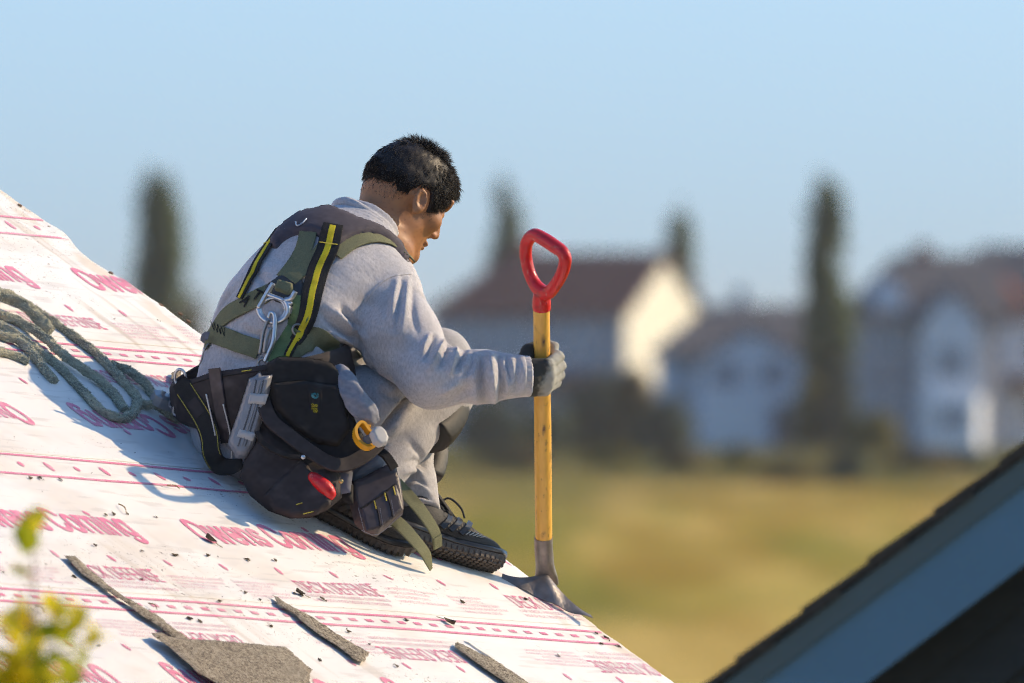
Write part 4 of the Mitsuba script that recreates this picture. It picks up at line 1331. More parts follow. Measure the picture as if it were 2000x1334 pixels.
shirt = sdf_mesh(shirt_sdf, L(-.80, -.48, -.40), L(.07, .36, .34), .0035)
relax(shirt, 2)
creases(shirt, [(f_, w_, d_ * 1.55) for f_, w_, d_ in [
        ([(942, 690), (940, 720), (943, 755), (953, 792)], .010, .016), ([(974, 690), (981, 725), (983, 755), (977, 788)], .008, .012), ([(989, 694), (994, 720), (996, 745)], .006, .008), ([(1008, 690), (1012, 725), (1010, 765)], .006, .006),
        ([(958, 692), (960, 730), (966, 790)], .009, -.008), ([(930, 694), (926, 740), (932, 792)], .010, -.006), ([(988, 720), (990, 770)], .007, -.006), ([(924, 686), (922, 715), (912, 730)], .006, .007),
        ([(908, 682), (900, 705), (888, 722)], .006, .008), ([(893, 676), (884, 705), (877, 732)], .006, -.007), ([(878, 668), (866, 700), (858, 716)], .006, .007), ([(868, 664), (850, 700), (840, 720)], .006, -.007), ([(850, 655), (838, 680), (832, 700)], .006, .008),
        ([(840, 652), (832, 672), (826, 694)], .006, -.006), ([(777, 542), (770, 585), (765, 630)], .009, -.007), ([(797, 545), (790, 600), (782, 660)], .010, -.007), ([(786, 545), (780, 600), (774, 650)], .007, .006), ([(806, 560), (806, 610), (815, 650)], .008, .005),
        ([(700, 652), (690, 630), (668, 600)], .010, .010), ([(630, 614), (665, 645), (702, 672)], .009, .010), ([(640, 600), (680, 632), (715, 660)], .009, -.008), ([(640, 680), (670, 676), (705, 690)], .008, .010), ([(650, 650), (672, 664), (700, 680)], .007, -.007),
        ([(620, 668), (650, 690), (690, 700)], .008, .008), ([(560, 600), (580, 640), (600, 660)], .010, .006), ([(470, 640), (500, 655), (540, 660)], .010, .007), ([(440, 690), (480, 700), (520, 690)], .010, .006), ([(430, 600), (450, 570), (480, 545)], .010, .005),
        ([(500, 530), (520, 560), (520, 590)], .010, .005), ([(690, 640), (735, 730), (790, 770)], .008, .006), ([(880, 790), (905, 770), (930, 750)], .012, .006), ([(860, 770), (890, 750), (905, 735)], .010, -.005)]])
shirt_key = part(person, 'sweatshirt', shirt, 'sweatshirt_mat', True)
for pts in ([(690, 640), (705, 600), (740, 556), (768, 539), (803, 535)],):
    m, _, _ = lay(shirt, pts, .004, 40, .0012, .0006, 4)
    part(shirt_key, 'seam', m, 'sweatshirt_mat', True)
# cuff and collar
t_ = unit(EL_R - WR_R)
cuff_line = np.array([WR_R + t_ * k for k in np.linspace(-.016, .030, 12)])
cuff_r = .0425 + .0012 * np.sin(np.linspace(0, 3.14, 12)) - np.where(np.arange(12) == 0, .006, 0)
ring = []
_, s_, n_ = frames(cuff_line, A(0, 0, 1))
ang = np.arange(72) / 72 * 2 * np.pi
for k in range(12):
    rr = cuff_r[k] * (1 + .018 * np.cos(ang * 24))
    ring.append(cuff_line[k] + rr[:, None] * (np.cos(ang)[:, None] * s_[k] + np.sin(ang)[:, None] * n_[k]))
part(shirt_key, 'cuff', loft(ring), 'sweatshirt_mat', 50)
neck_ax = unit(hd(-.03, 0, -.06) - L(-.31, .02, .23))
e1 = unit(np.cross(neck_ax, A(0, 0, 1)))
e2 = np.cross(neck_ax, e1)
circ = np.array([L(-.322, .012, .262) + .066 * (np.cos(a) * e1 + np.sin(a) * e2) + neck_ax * (.004 * np.sin(3 * a)) for a in np.linspace(0, 2 * np.pi, 48, endpoint=False)])
part(shirt_key, 'collar', tube(circ, .011, 8, closed=True), 'sweatshirt_mat', True)

# trousers
def trouser_sdf(p):
    d = sd_ell(p, L(-.53, -.215, -.20), (.155, .145, .115), np.stack([LATH, np.cross(A(0, 0, 1), LATH), A(0, 0, 1)], 1))
    d = smin(d, smin(sd_cone(p, HIP_R + A(-.02, 0, -.01), HIP_R * .5 + KNEE_R * .5, .112, .096), sd_cone(p, HIP_R * .5 + KNEE_R * .5, KNEE_R, .096, .076), .03), .04)
    mid = KNEE_R * .55 + ANK_R * .45 + A(-.006, -.006, -.004)
    calf = smin(sd_cone(p, KNEE_R, mid, .068, .053), sd_cone(p, mid, ANK_R, .053, .046), .02)
    d = smin(d, smax(calf, -((p - at(SHOE_R, .07, 0, .085)) @ unit(mid - ANK_R)), .004), .012)
    d = smin(d, sd_cone(p, HIP_L, KNEE_L, .11, .069), .03)
    ml = ML
    left = smin(sd_cone(p, KNEE_L, ml, .068, .055), sd_cone(p, ml, ANK_L + A(.0, 0, -.016), .056, .046), .025)
    d = smin(d, smax(left, -((p - (ANK_L + A(.006, 0, -.020))) @ unit(ml - ANK_L)), .004), .012)
    return d + fold_noise(p, .008, (12, 12, 12))


trousers = sdf_mesh(trouser_sdf, L(-.76, -.50, -.46), L(-.02, .22, .08), .0045)
relax(trousers, 3)
creases(trousers, [(f_, w_, d_ * 1.3) for f_, w_, d_ in [([(738, 852), (775, 806), (812, 764)], .006, .030), ([(760, 850), (790, 815), (820, 780)], .012, -.005), ([(790, 905), (812, 900), (830, 912)], .006, .005), ([(786, 925), (808, 918), (828, 930)], .007, -.007), ([(790, 942), (812, 934), (832, 948)], .006, .006),
                   ([(794, 958), (815, 950), (840, 962)], .006, -.006), ([(798, 972), (822, 966), (846, 976)], .006, .008), ([(700, 730), (720, 760), (725, 800)], .012, .008), ([(740, 760), (770, 775), (800, 768)], .010, .006), ([(800, 865), (820, 885), (828, 905)], .008, .006)]])
trouser_key = part(person, 'trousers', trousers, 'trouser_mat', True)
# knee pads
def pad(c, axis, front, w, h, key_label):
    x = unit(np.cross(axis, front))
    m = cushion(sg.Point(0, 0).buffer(1).envelope.buffer(.25).exterior.coords * A(w / 2.5, h / 2.5), np.zeros(3), A(1, 0, 0), A(0, 1, 0), .046, .014, .008)
    v = m.vertices
    v[:, 2] -= 7.0 * v[:, 0] ** 2 + 3 * v[:, 1] ** 2
    return moved(m, frame(c, x, unit(axis), unit(np.cross(x, unit(axis)))))


ax_r = unit(KNEE_R - ANK_R)
fr_r = unit(A(.62, .35, -.70) - ax_r * (ax_r @ A(.62, .35, -.70)))
kp = part(person, 'knee_pad', pad(KNEE_R - ax_r * .056 + fr_r * .064, ax_r, fr_r, .13, .115, ''), 'pad_mat', 60)
ax_l = unit(KNEE_L - ANK_L)
fr_l = unit(A(.8, .5, -.1) - ax_l * (ax_l @ A(.8, .5, -.1)))
part(person, 'knee_pad', pad(L(-.205, -.045, -.245) + fr_l * .045, ax_l, fr_l, .08, .11, ''), 'pad_mat', 60)

# gloves
MC = [G(.074, -.044, -.037), G(.078, -.046, -.057), G(.076, -.045, -.077), G(.070, -.042, -.095)]
PI = [G(.0985, -.002, -.036), G(.1025, -.001, -.057), G(.100, -.001, -.078), G(.094, -.002, -.0965)]
DI = [G(.078, .034, -.037), G(.080, .036, -.058), G(.078, .035, -.078), G(.073, .032, -.096)]
TI = [G(.048, .034, -.038), G(.047, .036, -.058), G(.047, .034, -.077), G(.047, .031, -.094)]


def min_hand(p):
    """The left hand, resting on the left knee."""
    d = sd_cone(p, WR_L - A(.01, -.005, 0), L(-.150, .145, -.050), .034, .032)
    for k in range(4):
        o = A(0, -.019, .0) * (k - 1.5)
        a, b, c = L(-.135, .145, -.045) + o, L(-.103, .150, -.052) + o, L(-.090, .150, -.082) + o
        d = smin(d, smin(sd_cone(p, L(-.165, .15, -.048) + o * .6, a, .018, .014), smin(sd_cone(p, a, b, .012, .011), sd_cone(p, b, c, .011, .0095), .004), .006), .006)
    return smin(d, smin(sd_cone(p, L(-.17, .13, -.06), L(-.140, .105, -.072), .016, .012), sd_cone(p, L(-.140, .105, -.072), L(-.112, .103, -.085), .012, .010), .004), .008)


def glove_sdf(p):
    d = sd_cone(p, G(.012, -.042, -.064), G(.040, -.044, -.066), .036, .034)
    for k, z in enumerate((-.044, -.060, -.076, -.090)):
        d = smin(d, sd_cone(p, G(.022, -.040, z), MC[k], .021, .0145), .012)
    for k in range(4):
        r = (.0122, .0126, .0122, .0108)[k]
        f = smin(smin(sd_cone(p, MC[k], PI[k], r + .001, r), sd_cone(p, PI[k], DI[k], r, r * .95), .004), sd_cone(p, DI[k], TI[k], r * .95, r * .85), .004)
        d = smin(d, f, .0045)
    th = smin(smin(sd_cone(p, G(.020, -.028, -.055), G(.034, .004, -.026), .022, .0155), sd_cone(p, G(.034, .004, -.026), G(.060, .034, -.022), .0145, .0125), .006), sd_cone(p, G(.060, .034, -.022), G(.090, .026, -.024), .0125, .0105), .005)
    d = smin(d, th, .008)
    return d + .0012 * (meshkit.fbm(p * 90, 2, 5) - .5) * 2


gl = relax(sdf_mesh(glove_sdf, GRIP + A(-.10, -.11, -.11), GRIP + A(.075, .10, .10), .0018), 2)
part(person, 'glove', gl, 'glove_mat', True, 'dark knit work glove closed on the handle, sunlight painted on its knuckles')
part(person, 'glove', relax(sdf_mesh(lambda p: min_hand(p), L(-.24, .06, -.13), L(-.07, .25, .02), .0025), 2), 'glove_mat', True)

# ---------------------------------------------------------------- shoes (parts of the person)
HALF = [(0, .014), (.012, .026), (.04, .033), (.09, .0335), (.14, .036), (.19, .044), (.225, .0455), (.255, .038), (.275, .023), (.283, .008)]
hx, hy = np.array(HALF).T
SL = .283


def sole_ring(grow, k=72):
    a = np.arange(k) / k * 2 * np.pi
    t = (1 - np.cos(a)) / 2
    x = SL * t
    y = np.interp(x, hx, hy) * np.sign(np.sin(a)) * np.where(np.abs(np.sin(a)) < .02, 0, 1)
    return x + grow * -np.cos(a), y + grow * np.sign(np.sin(a))


def spring(x):
    return .016 * np.clip((x - .19) / .09, 0, 1) ** 2 + .006 * np.clip((.03 - x) / .03, 0, 1) ** 2


def shoe(m, toe_at):
    def loc(v):
        v = np.asarray(v, float)
        w = v - A(SL - toe_at, 0, 0)
        return w @ m[:3, :3].T + m[:3, 3]

    rings = []
    for z, gr in ((.006, -.004), (.010, 0), (.022, .002), (.028, .001), (.030, -.003)):
        x, y = sole_ring(gr)
        rings.append(loc(np.stack([x, y, z + spring(x) + .008 * np.clip((.14 - x) / .14, 0, 1) * (z > .02)], 1)))
    key = part(person, 'shoe', loft(rings), 'rubber_mat', 45)
    mids = []
    for z, gr in ((.0225, .0015), (.0255, .0045), (.0330, .0040), (.0375, .001)):
        x, y = sole_ring(gr)
        mids.append(loc(np.stack([x, y, z + spring(x) + .008 * np.clip((.14 - x) / .14, 0, 1)], 1)))
    part(key, 'midsole', loft(mids), 'shoe_gloss_mat', 45)
    lugs = []
    r_ = np.random.default_rng(3)
    for i, x in enumerate(np.arange(.014, .275, .0135)):
        w = np.interp(x, hx, hy)
        for y in np.arange(-w + .006, w - .003, .0125):
            b = cbox(.0095, .0085, .007, .001)
            a_ = r_.uniform(-.6, .6)
            b.apply_transform(trimesh.transformations.rotation_matrix(a_, [0, 0, 1]))
            b.apply_translation([x, y + .003 * (i % 2), .0045 + float(spring(np.array(x)))])
            b.vertices = loc(b.vertices)
            lugs.append(b)
        for s in (-1, 1):
            b = cbox(.0085, .004, .012, .001)
            b.apply_translation([x, s * (w + .0012), .0135 + float(spring(np.array(x)))])
            b.vertices = loc(b.vertices)
            lugs.append(b)
    part(key, 'tread', cat_(lugs), 'rubber_mat', False, kind='stuff')

    def upper(p):
        q = (p - m[:3, 3]) @ m[:3, :3] + A(SL - toe_at, 0, 0)
        d = sd_ell(q, A(.052, 0, .058), A(.050, .034, .052))
        d = smin(d, sd_cone(q, A(.075, 0, .070), A(.165, 0, .052), .042, .040), .03)
        d = smin(d, sd_ell(q, A(.215, 0, .044), A(.064, .043, .032)), .03)
        d = smin(d, sd_cone(q, A(.066, 0, .085), A(.058, 0, .118), .038, .039), .02)
        ribs = .0022 * np.maximum(0, np.sin(q[:, 0] * 620 + q[:, 2] * 200)) ** .6 * ((np.abs(q[:, 1]) > .018) & (q[:, 0] > .105) & (q[:, 0] < .185) & (q[:, 2] > .045))
        return smax(d - ribs, .030 - q[:, 2] + .010 * np.clip((q[:, 0] - .19) / .09, 0, 1) ** 2, .004)
    c = loc([.13, 0, .06])
    part(key, 'upper', relax(sdf_mesh(upper, c - .21, c + .21, .003), 1), 'shoe_mat', True)
    # tongue, laces, overlay stripes
    xs = np.linspace(0, 1, 10)
    tg = np.stack([.150 - .070 * xs, 0 * xs, .088 + .052 * xs - .012 * (1 - xs) ** 2], 1)
    tm = ribbon(tg, A(.6, 0, .8), .052, .007)
    tm.vertices = loc(tm.vertices)
    part(key, 'tongue', tm, 'shoe_mat', 40)
    for i, x in enumerate((.172, .155, .138, .121, .106)):
        zt = np.interp(x, (.10, .175), (.116, .088))
        for sgn in (-1, 1):
            p_ = spline([(x + .004, sgn * -.034, zt - .022), (x, sgn * -.012, zt + .001), (x - .010, sgn * .020, zt - .002), (x - .014, sgn * .034, zt - .018)], 12)
            lm = tube(p_, .0026, 6)
            lm.vertices = loc(lm.vertices)
            part(key, 'lace', lm, 'lace_mat', True)
    bow = [spline([(.112, 0, .118), (.125, s * .022, .132), (.150, s * .034, .112), (.160, s * .036, .090)], 14) for s in (-1, 1)]
    for b in bow:
        bm = tube(b, .0024, 6)
        bm.vertices = loc(bm.vertices)
        part(key, 'lace', bm, 'lace_mat', True)
    for s in (-1, 1):
        for i, (x0, x1) in enumerate(((.098, .120), (.120, .146), (.146, .172))):
            pts = spline([(x0, s * .0455, .044), ((x0 + x1) / 2 + .004, s * .0445, .064), (x1 + .006, s * .030, .086)], 10)
            nm = np.tile(A(0, s, .35), (10, 1))
            om = ribbon(pts, nm, .012, .004)
            om.vertices = loc(om.vertices)
            part(key, 'overlay_stripe', om, 'shoe_gloss_mat', 40)
    for s in (-1, 1):
        for i in range(6):
            x0 = .150 + .009 * i
            sm = tube(spline([(x0, s * .0465, .046 + .001 * i), (x0 + .010, s * .0445, .056), (x0 + .018, s * .039, .066 - .001 * i)], 8), .0012, 6)
            sm.vertices = loc(sm.vertices)
            part(key, 'side_stripe', sm, 'stripe_mat', True)
    return key


pbr('stripe_mat', (.32, .32, .31), .5)
TOE_R = np.linalg.norm(roof_hit(797, 1098) - roof_hit(622, 1012))
TOE_L = np.linalg.norm(roof_hit(976, 1137) - roof_hit(775, 1072))
shoe(SHOE_R, TOE_R + .004)
shoe(SHOE_L, TOE_L - .003)
# socks
for a_, m_ in ((ANK_L, SHOE_L), (ANK_R, SHOE_R)):
    b_ = a_ + (ML - a_) * .3 if a_ is ANK_L else a_ + (KNEE_R - a_) * .12
    part(person, 'sock', tube(np.array([at(m_, .06 - SL + (TOE_L if m_ is SHOE_L else TOE_R), 0, .085), a_, b_]), .033, 20), 'lace_mat', True)

# ---------------------------------------------------------------- the shovel
pbr('handle_mat', lambda p, n, uv: mix(mix((.62, .32, .045), (.76, .43, .085), fbm(p.x * 160, p.y * 160, p.z * 7, octaves=4)), (.20, .10, .03), smoothstep(.62, .82, fbm(p.x * 60 + 3, p.y * 60, p.z * 16 + 5, octaves=4)) * .75 + smoothstep(.80, .88, noise(p.x * 190, p.y * 190, p.z * 60)) * .5), .38,
    bump=lambda p, n, uv: .0005 * fbm(p.x * 300, p.y * 300, p.z * 12), clearcoat=.25, specular=.5)
pbr('red_plastic_mat', lambda p, n, uv: mix(mix((.55, .012, .016), (.40, .012, .015), smoothstep(.5, .8, fbm(p.x * 70, p.y * 70, p.z * 70))), (.62, .20, .17), smoothstep(.66, .8, fbm(p.x * 150, p.y * 150, p.z * 60, octaves=4)) * .7), lambda p, n, uv: .27 + .3 * smoothstep(.45, .75, fbm(p.x * 120, p.y * 120, p.z * 60)), bump=lambda p, n, uv: .0005 * noise(p.x * 260, p.y * 260, p.z * 260), specular=.5)
pbr('blade_mat', lambda p, n, uv: mix((.15, .13, .12), (.34, .31, .29), fbm(p.x * 60, p.y * 60, p.z * 60, octaves=4)), lambda p, n, uv: .34 + .35 * fbm(p.x * 90, p.y * 90, p.z * 30), metal=.75, bump=lambda p, n, uv: .0006 * noise(p.x * 240, p.y * 240, p.z * 90))
pbr('steel_mat', (.52, .54, .57), .3, metal=.9)
pbr('dull_steel_mat', (.30, .30, .30), .42, metal=.85)

shovel = thing('shovel', 'upright shovel with red plastic grip and yellow wooden handle held by the worker', 'shovel')
ax = unit(shaft(1060, 560) - shaft(1062, 1060))
n_sh = 60
ys = np.linspace(1062, 596, n_sh)
line = np.array([shaft(1062 - 4.5 * (1055 - y) / 460, y) for y in ys])
part(shovel, 'handle', tube(line, .0182 + .0004 * np.sin(np.linspace(0, 5, n_sh)), 28), 'handle_mat', True)
# D grip: frame with x along its bar, z along the shaft
gc = shaft(1058, 602)
gb = unit(A(.066, .03, -.050) - ax * (A(.066, .03, -.050) @ ax) * .25)
gx_ = unit(gb)
gz = unit(ax - gx_ * (ax @ gx_) * .9)
q3 = lambda X, Y_: px(X, Y_, -.325 * (1170 - Y_) / 655 - .0)


def grip_pt(X, Y_):
    """On the grip's own plane, which holds the shaft's axis and turns a little away on the right."""
    n_ = unit(np.cross(ax, A(1, -1.4, 0)))
    return on_plane([(X, Y_)], gc, n_)[0]


loop = spline([grip_pt(*q) for q in [(1062, 571), (1047, 558), (1034, 532), (1027, 500), (1029, 474), (1043, 459), (1062, 467), (1082, 480), (1098, 492), (1104, 506), (1100, 528), (1088, 552), (1074, 569)]], 90, True)
nl = np.linspace(0, 1, 90)
rad = .0134 + .0016 * np.exp(-((nl - .53) / .13) ** 2) + .003 * np.exp(-(np.minimum(nl, 1 - nl) / .07) ** 2)
part(shovel, 'grip', tube(loop[:-1], rad[:-1], 18, True, up=unit(np.cross(ax, A(1, -1.4, 0)))), 'red_plastic_mat', True)
cl = np.array([gc + ax * t for t in (-.004, -.003, 0, .012, .026, .034, .044)])
part(shovel, 'grip_collar', tube(cl, [.0165, .0192, .0200, .0200, .0192, .0180, .0130], 28), 'red_plastic_mat', True)
rv = trimesh.creation.icosphere(2, .0038)
rv.apply_transform(np.diag([1, .5, 1, 1]))
part(shovel, 'rivet', moved(rv, frame(gc + ax * .012 + A(.009, -.0185, 0), A(1, 0, 0), A(0, 1, 0), A(0, 0, 1))), 'red_plastic_mat', True)
# socket and blade
sock = [shaft(1061.5, 1050), shaft(1062, 1072), shaft(1064, 1100), shaft(1066, 1122), shaft(1067, 1142)]
sk = spline(sock, 18)
t_, s_, n_ = frames(sk, A(0, -1, .2))
aa = np.arange(24) / 24 * 2 * np.pi
prog = np.linspace(0, 1, 18)
wid = .0200 + .007 * smoothstep_np(.55, 1, prog)
dep = .0200 - .013 * smoothstep_np(.45, 1, prog)
part(shovel, 'socket', loft([sk[k] + wid[k] * np.cos(aa)[:, None] * s_[k] + dep[k] * np.sin(aa)[:, None] * n_[k] for k in range(18)]), 'blade_mat', 40)
be0, be1 = roof_hit(984, 1129, .012), roof_hit(1152, 1220, .010)
bw = unit(be1 - be0)
bl = np.linalg.norm(be1 - be0)
apex = sk[-5]
bx, bt = np.meshgrid(np.linspace(-1, 1, 41), np.linspace(0, 1, 15), indexing='ij')
mid_p = roof_hit(1070, 1178, .010)
mid_t = ((mid_p - be0) @ bw) / bl * 2 - 1
hgt = .22 + .78 * np.clip(1 - np.abs(bx - mid_t) / np.where(bx < mid_t, 1 + mid_t, 1 - mid_t), 0, 1) ** 1.7
foot = be0 + bw * ((bx + 1) / 2 * bl)[..., None]
updir = apex - (be0 + bw * ((mid_t + 1) / 2 * bl))
nb_ = unit(np.cross(bw, updir))
if nb_[1] > 0:
    nb_ = -nb_
G3 = foot + updir * (hgt * bt)[..., None] + nb_ * (.012 * np.sin(np.pi * bt * .9) * np.exp(-((bx - mid_t) / .24) ** 2) + .022 * np.abs(bx - mid_t) ** 1.5 * (1 - bt * .5) * np.where(bx > mid_t, 1, -.6) + .003 * np.sin(bx * 9) * (1 - bt))[..., None]
K = G3.shape[1]
i, j = np.meshgrid(np.arange(G3.shape[0] - 1), np.arange(K - 1), indexing='ij')
q = np.stack([i * K + j, i * K + j + 1, (i + 1) * K + j + 1, (i + 1) * K + j], -1).reshape(-1, 4)
nv = G3.shape[0] * K
rimi = np.r_[np.arange(K), np.arange(1, G3.shape[0]) * K + K - 1, (G3.shape[0] - 1) * K + np.arange(K - 2, -1, -1), np.arange(G3.shape[0] - 2, 0, -1) * K]
rn = np.roll(rimi, -1)
bladef = np.vstack([q, q[:, ::-1] + nv, np.stack([rimi, rimi + nv, rn + nv, rn], 1)])
v4, f4, _ = meshkit.arrays((np.vstack([G3.reshape(-1, 3) + nb_ * .0014, G3.reshape(-1, 3) - nb_ * .0014]), bladef))
bm = trimesh.Trimesh(v4, f4, process=False)
trimesh.repair.fix_normals(bm)
part(shovel, 'blade', bm, 'blade_mat', 50)

# ---------------------------------------------------------------- the harness
def web(c0, c1):
    return lambda p, n, uv: mix(mix(c0, c1, noise(p.x * 600, p.y * 600, p.z * 600)), [.55 * k for k in c0], smoothstep(.5, .8, fbm(p.x * 28, p.y * 28, p.z * 28)) * .7)


webump = lambda p, n, uv: .0005 * noise(p.x * 800, p.y * 800, p.z * 260)
pbr('olive_mat', web((.120, .122, .066), (.185, .185, .105)), .8, bump=webump, specular=.25)
pbr('green_mat', web((.085, .140, .060), (.13, .20, .090)), .75, bump=webump, specular=.3)
pbr('black_web_mat', web((.012, .012, .012), (.030, .029, .028)), .8, bump=webump, specular=.25)
pbr('yellow_web_mat', web((.55, .43, .015), (.68, .56, .03)), .75, bump=webump, specular=.25)
pbr('pad_fabric_mat', lambda p, n, uv: mix((.050, .043, .052), (.085, .074, .088), fbm(p.x * 90, p.y * 90, p.z * 90)), .8, bump=lambda p, n, uv: .0006 * noise(p.x * 700, p.y * 700, p.z * 700), sheen=.3, specular=.2)
pbr('plate_mat', lambda p, n, uv: mix((.022, .023, .024), (.05, .05, .052), fbm(p.x * 60, p.y * 60, p.z * 60)), .55)
pbr('stitch_mat', (.62, .48, .06), .7)

harness = thing('safety_harness', 'olive and black fall arrest harness with yellow striped straps on the back of the worker', 'harness')
m, P_, N_ = lay(shirt, [(404, 672), (418, 650), (440, 620), (472, 600), (505, 583), (535, 568)], .046, 50, .003, .003, 12)
st1 = part(harness, 'strap', m, 'olive_mat', 40)
m, _, _ = lay(shirt, [(604, 452), (594, 488), (577, 518), (556, 545)], .040, 40, .003, .003, 10)
part(harness, 'strap', m, 'olive_mat', 40)
m, _, _ = lay(shirt, [(640, 480), (612, 512), (590, 530), (566, 550)], .038, 40, .003, .0045, 10)
part(harness, 'strap', m, 'olive_mat', 40)
m, _, _ = lay(shirt, [(418, 652), (445, 662), (475, 674), (508, 684)], .042, 40, .003, .004, 10)
part(harness, 'strap', m, 'olive_mat', 40)
m, _, _ = lay(shirt, [(590, 580), (588, 615), (570, 655), (548, 690), (528, 716)], .040, 50, .003, .005, 12)
part(harness, 'strap', m, 'green_mat', 40, 'brighter green strap')
m, _, _ = lay(shirt, [(560, 690), (590, 668), (618, 662), (640, 676), (648, 700)], .052, 50, .003, .004, 12)
part(harness, 'strap', m, 'olive_mat', 40)
m, _, _ = lay(shirt, [(640, 712), (665, 708), (690, 697), (706, 686)], .022, 40, .003, .006, 10)
part(harness, 'strap', m, 'olive_mat', 40)
m, _, _ = lay(shirt, [(655, 500), (685, 478), (722, 466), (758, 470), (784, 486), (797, 506)], .034, 50, .003, .004, 12)
part(harness, 'strap', m, 'olive_mat', 40)
m = patch(shirt, spline([(528, 478), (545, 450), (572, 421), (600, 409), (640, 405), (672, 416), (700, 428), (735, 440), (768, 462), (790, 488), (800, 512), (790, 506), (770, 484), (742, 466), (712, 462), (684, 470), (664, 484), (645, 480), (620, 462), (596, 458), (572, 462), (552, 474), (540, 486)], 120, True)[:-1], .014, .013, 5, .004, 5)
pad_ = part(harness, 'shoulder_pad', m, 'pad_fabric_mat', True)
# black elastic straps with a yellow stripe
m, P_, N_ = lay(shirt, [(650, 452), (640, 490), (622, 530), (610, 572), (602, 612), (590, 646), (576, 668)], .043, 70, .003, .0065, 14)
for k in range(70):
    P_[k] += N_[k] * (.012 * (1 - smoothstep_np(0, .22, k / 69.)))
e1_ = part(harness, 'elastic_strap', ribbon(P_, N_, np.interp(np.arange(70), [0, 8, 40, 60, 69], [.044, .047, .045, .036, .026]), .003), 'black_web_mat', 40)
part(e1_, 'stripe', ribbon(P_[1:-1] + N_[1:-1] * .0024, N_[1:-1], .0135, .0014), 'yellow_web_mat', 40)
for k_ in (10,):
    s3 = unit(np.cross(tangents(P_)[k_], N_[k_]))
    part(e1_, 'bar_tack', ribbon(np.array([P_[k_] + s3 * w + N_[k_] * .0036 for w in np.linspace(-.020, .020, 6)]), np.tile(N_[k_], (6, 1)), .0022, .0012), 'stitch_mat', False)
m, P_, N_ = lay(shirt, [(552, 448), (530, 478), (508, 512), (490, 548), (472, 585)], .026, 60, .003, .006, 14)
e2_ = part(harness, 'elastic_strap', ribbon(P_, N_, np.interp(np.arange(60), [0, 10, 59], [.034, .032, .022]), .003), 'black_web_mat', 40)
part(e2_, 'stripe', ribbon(P_ + N_ * .0024, N_, .0095, .0014), 'yellow_web_mat', 40)
s3 = unit(np.cross(tangents(P_)[14], N_[14]))
part(e2_, 'bar_tack', ribbon(np.array([P_[14] + s3 * w + N_[14] * .0036 for w in np.linspace(-.016, .016, 6)]), np.tile(N_[14], (6, 1)), .0022, .0012), 'stitch_mat', False)
# tail of the right elastic below its buckle
m, P_, N_ = lay(shirt, [(580, 660), (572, 676), (562, 698)], .018, 20, .003, .007, 6)
e3_ = part(harness, 'elastic_strap', m, 'black_web_mat', 40)
part(e3_, 'stripe', ribbon(P_ + N_ * .003, N_, .008, .0014), 'yellow_web_mat', 40)
Pb, Nb = cast(shirt, [(586, 650)], .010)
ring = np.array([Pb[0] + .021 * math.cos(a) * A(.8, .25, -.4) + .014 * math.sin(a) * A(.35, .1, .9) for a in np.linspace(0, 2 * np.pi, 28, endpoint=False)])
part(harness, 'buckle', tube(ring, .0026, 8, True), 'dull_steel_mat', True)
# back plate, its tag and the D ring
m = patch(shirt, [(512, 572), (520, 556), (548, 537), (570, 532), (588, 542), (597, 560), (592, 592), (574, 600), (540, 590)], .006, .006, 5, .003, 4)
pl = part(harness, 'back_plate', m, 'plate_mat', True)
m = patch(shirt, [(536, 562), (546, 548), (575, 556), (576, 570), (566, 582), (538, 572)], .012, .005, 4, .0, 4)
part(pl, 'web_loop', m, 'olive_mat', True)
Pd, Nd = cast(shirt, [(541, 598)], .022)
dn = unit(A(-.28, -.92, .12))
dp = lambda x, y: on_plane([(x, y)], Pd[0], dn)[0]
circ_ = np.array([dp(534 + 29 * math.cos(a), 604 + 26 * math.sin(a)) for a in np.linspace(-.75, math.pi + .10, 40)])
dr_ = [circ_[0], dp(566, 582), dp(576, 570)]
frame_line = np.vstack([dp(577, 569)[None], dp(568, 583)[None], circ_, dp(512, 590)[None], dp(522, 572)[None], dp(534, 553)[None]])
dring = part(harness, 'd_ring', cat_([tube(spline(frame_line, 90), .0056, 12), tube(spline([dp(520, 574), dp(545, 583), dp(570, 594)], 14), .0045, 10),
                                       tube(np.array([dp(533 + 24 * math.cos(a), 604 + 22 * math.sin(a)) for a in np.linspace(0, 2 * np.pi, 40, endpoint=False)]) - dn * .001, .0034, 8, True)]), 'steel_mat', True)
# small ring on the pad, printed letters on the webbing
Pq, Nq = cast(shirt, [(583, 446), (586, 452), (593, 450), (602, 440)], .0175)
part(harness, 'keeper_ring', tube(spline(Pq, 16), .0017, 8), 'steel_mat', True)
for wd, (x, y), rot_ in (('A', (484, 590), -.55), ('T', (506, 580), -.5), ('T', (577, 616), 1.25)):
    Pt, Nt = cast(shirt, [(x, y), (x + 10, y)], .0085)
    ex_ = unit(Pt[1] - Pt[0])
    nn_ = unit(Nt[0] - ex_ * (Nt[0] @ ex_))
    if nn_[1] > 0:
        nn_ = -nn_
    ey_ = np.cross(nn_, ex_)
    c_, s_2 = math.cos(rot_), math.sin(rot_)
    tm = meshkit.text_mesh(wd, .024, .0008, bold=True)
    tm.apply_translation(-tm.bounds.mean(0))
    part(st1, 'printed_letter', moved(tm, frame(Pt[0], ex_ * c_ - ey_ * s_2 * -1, -ex_ * s_2 * -1 * -1 + ey_ * c_, nn_)), 'black_web_mat', False)
# zigzag stitching near the left hip
zz = [(418 + 3.2 * k + (k % 2) * 3, 634 + 1.8 * k + (12 if k % 2 else -6)) for k in range(9)]
Pz, Nz = cast(shirt, np.array(zz, float), .0085)
part(st1, 'stitching', tube(Pz, .0008, 5), 'black_web_mat', False)
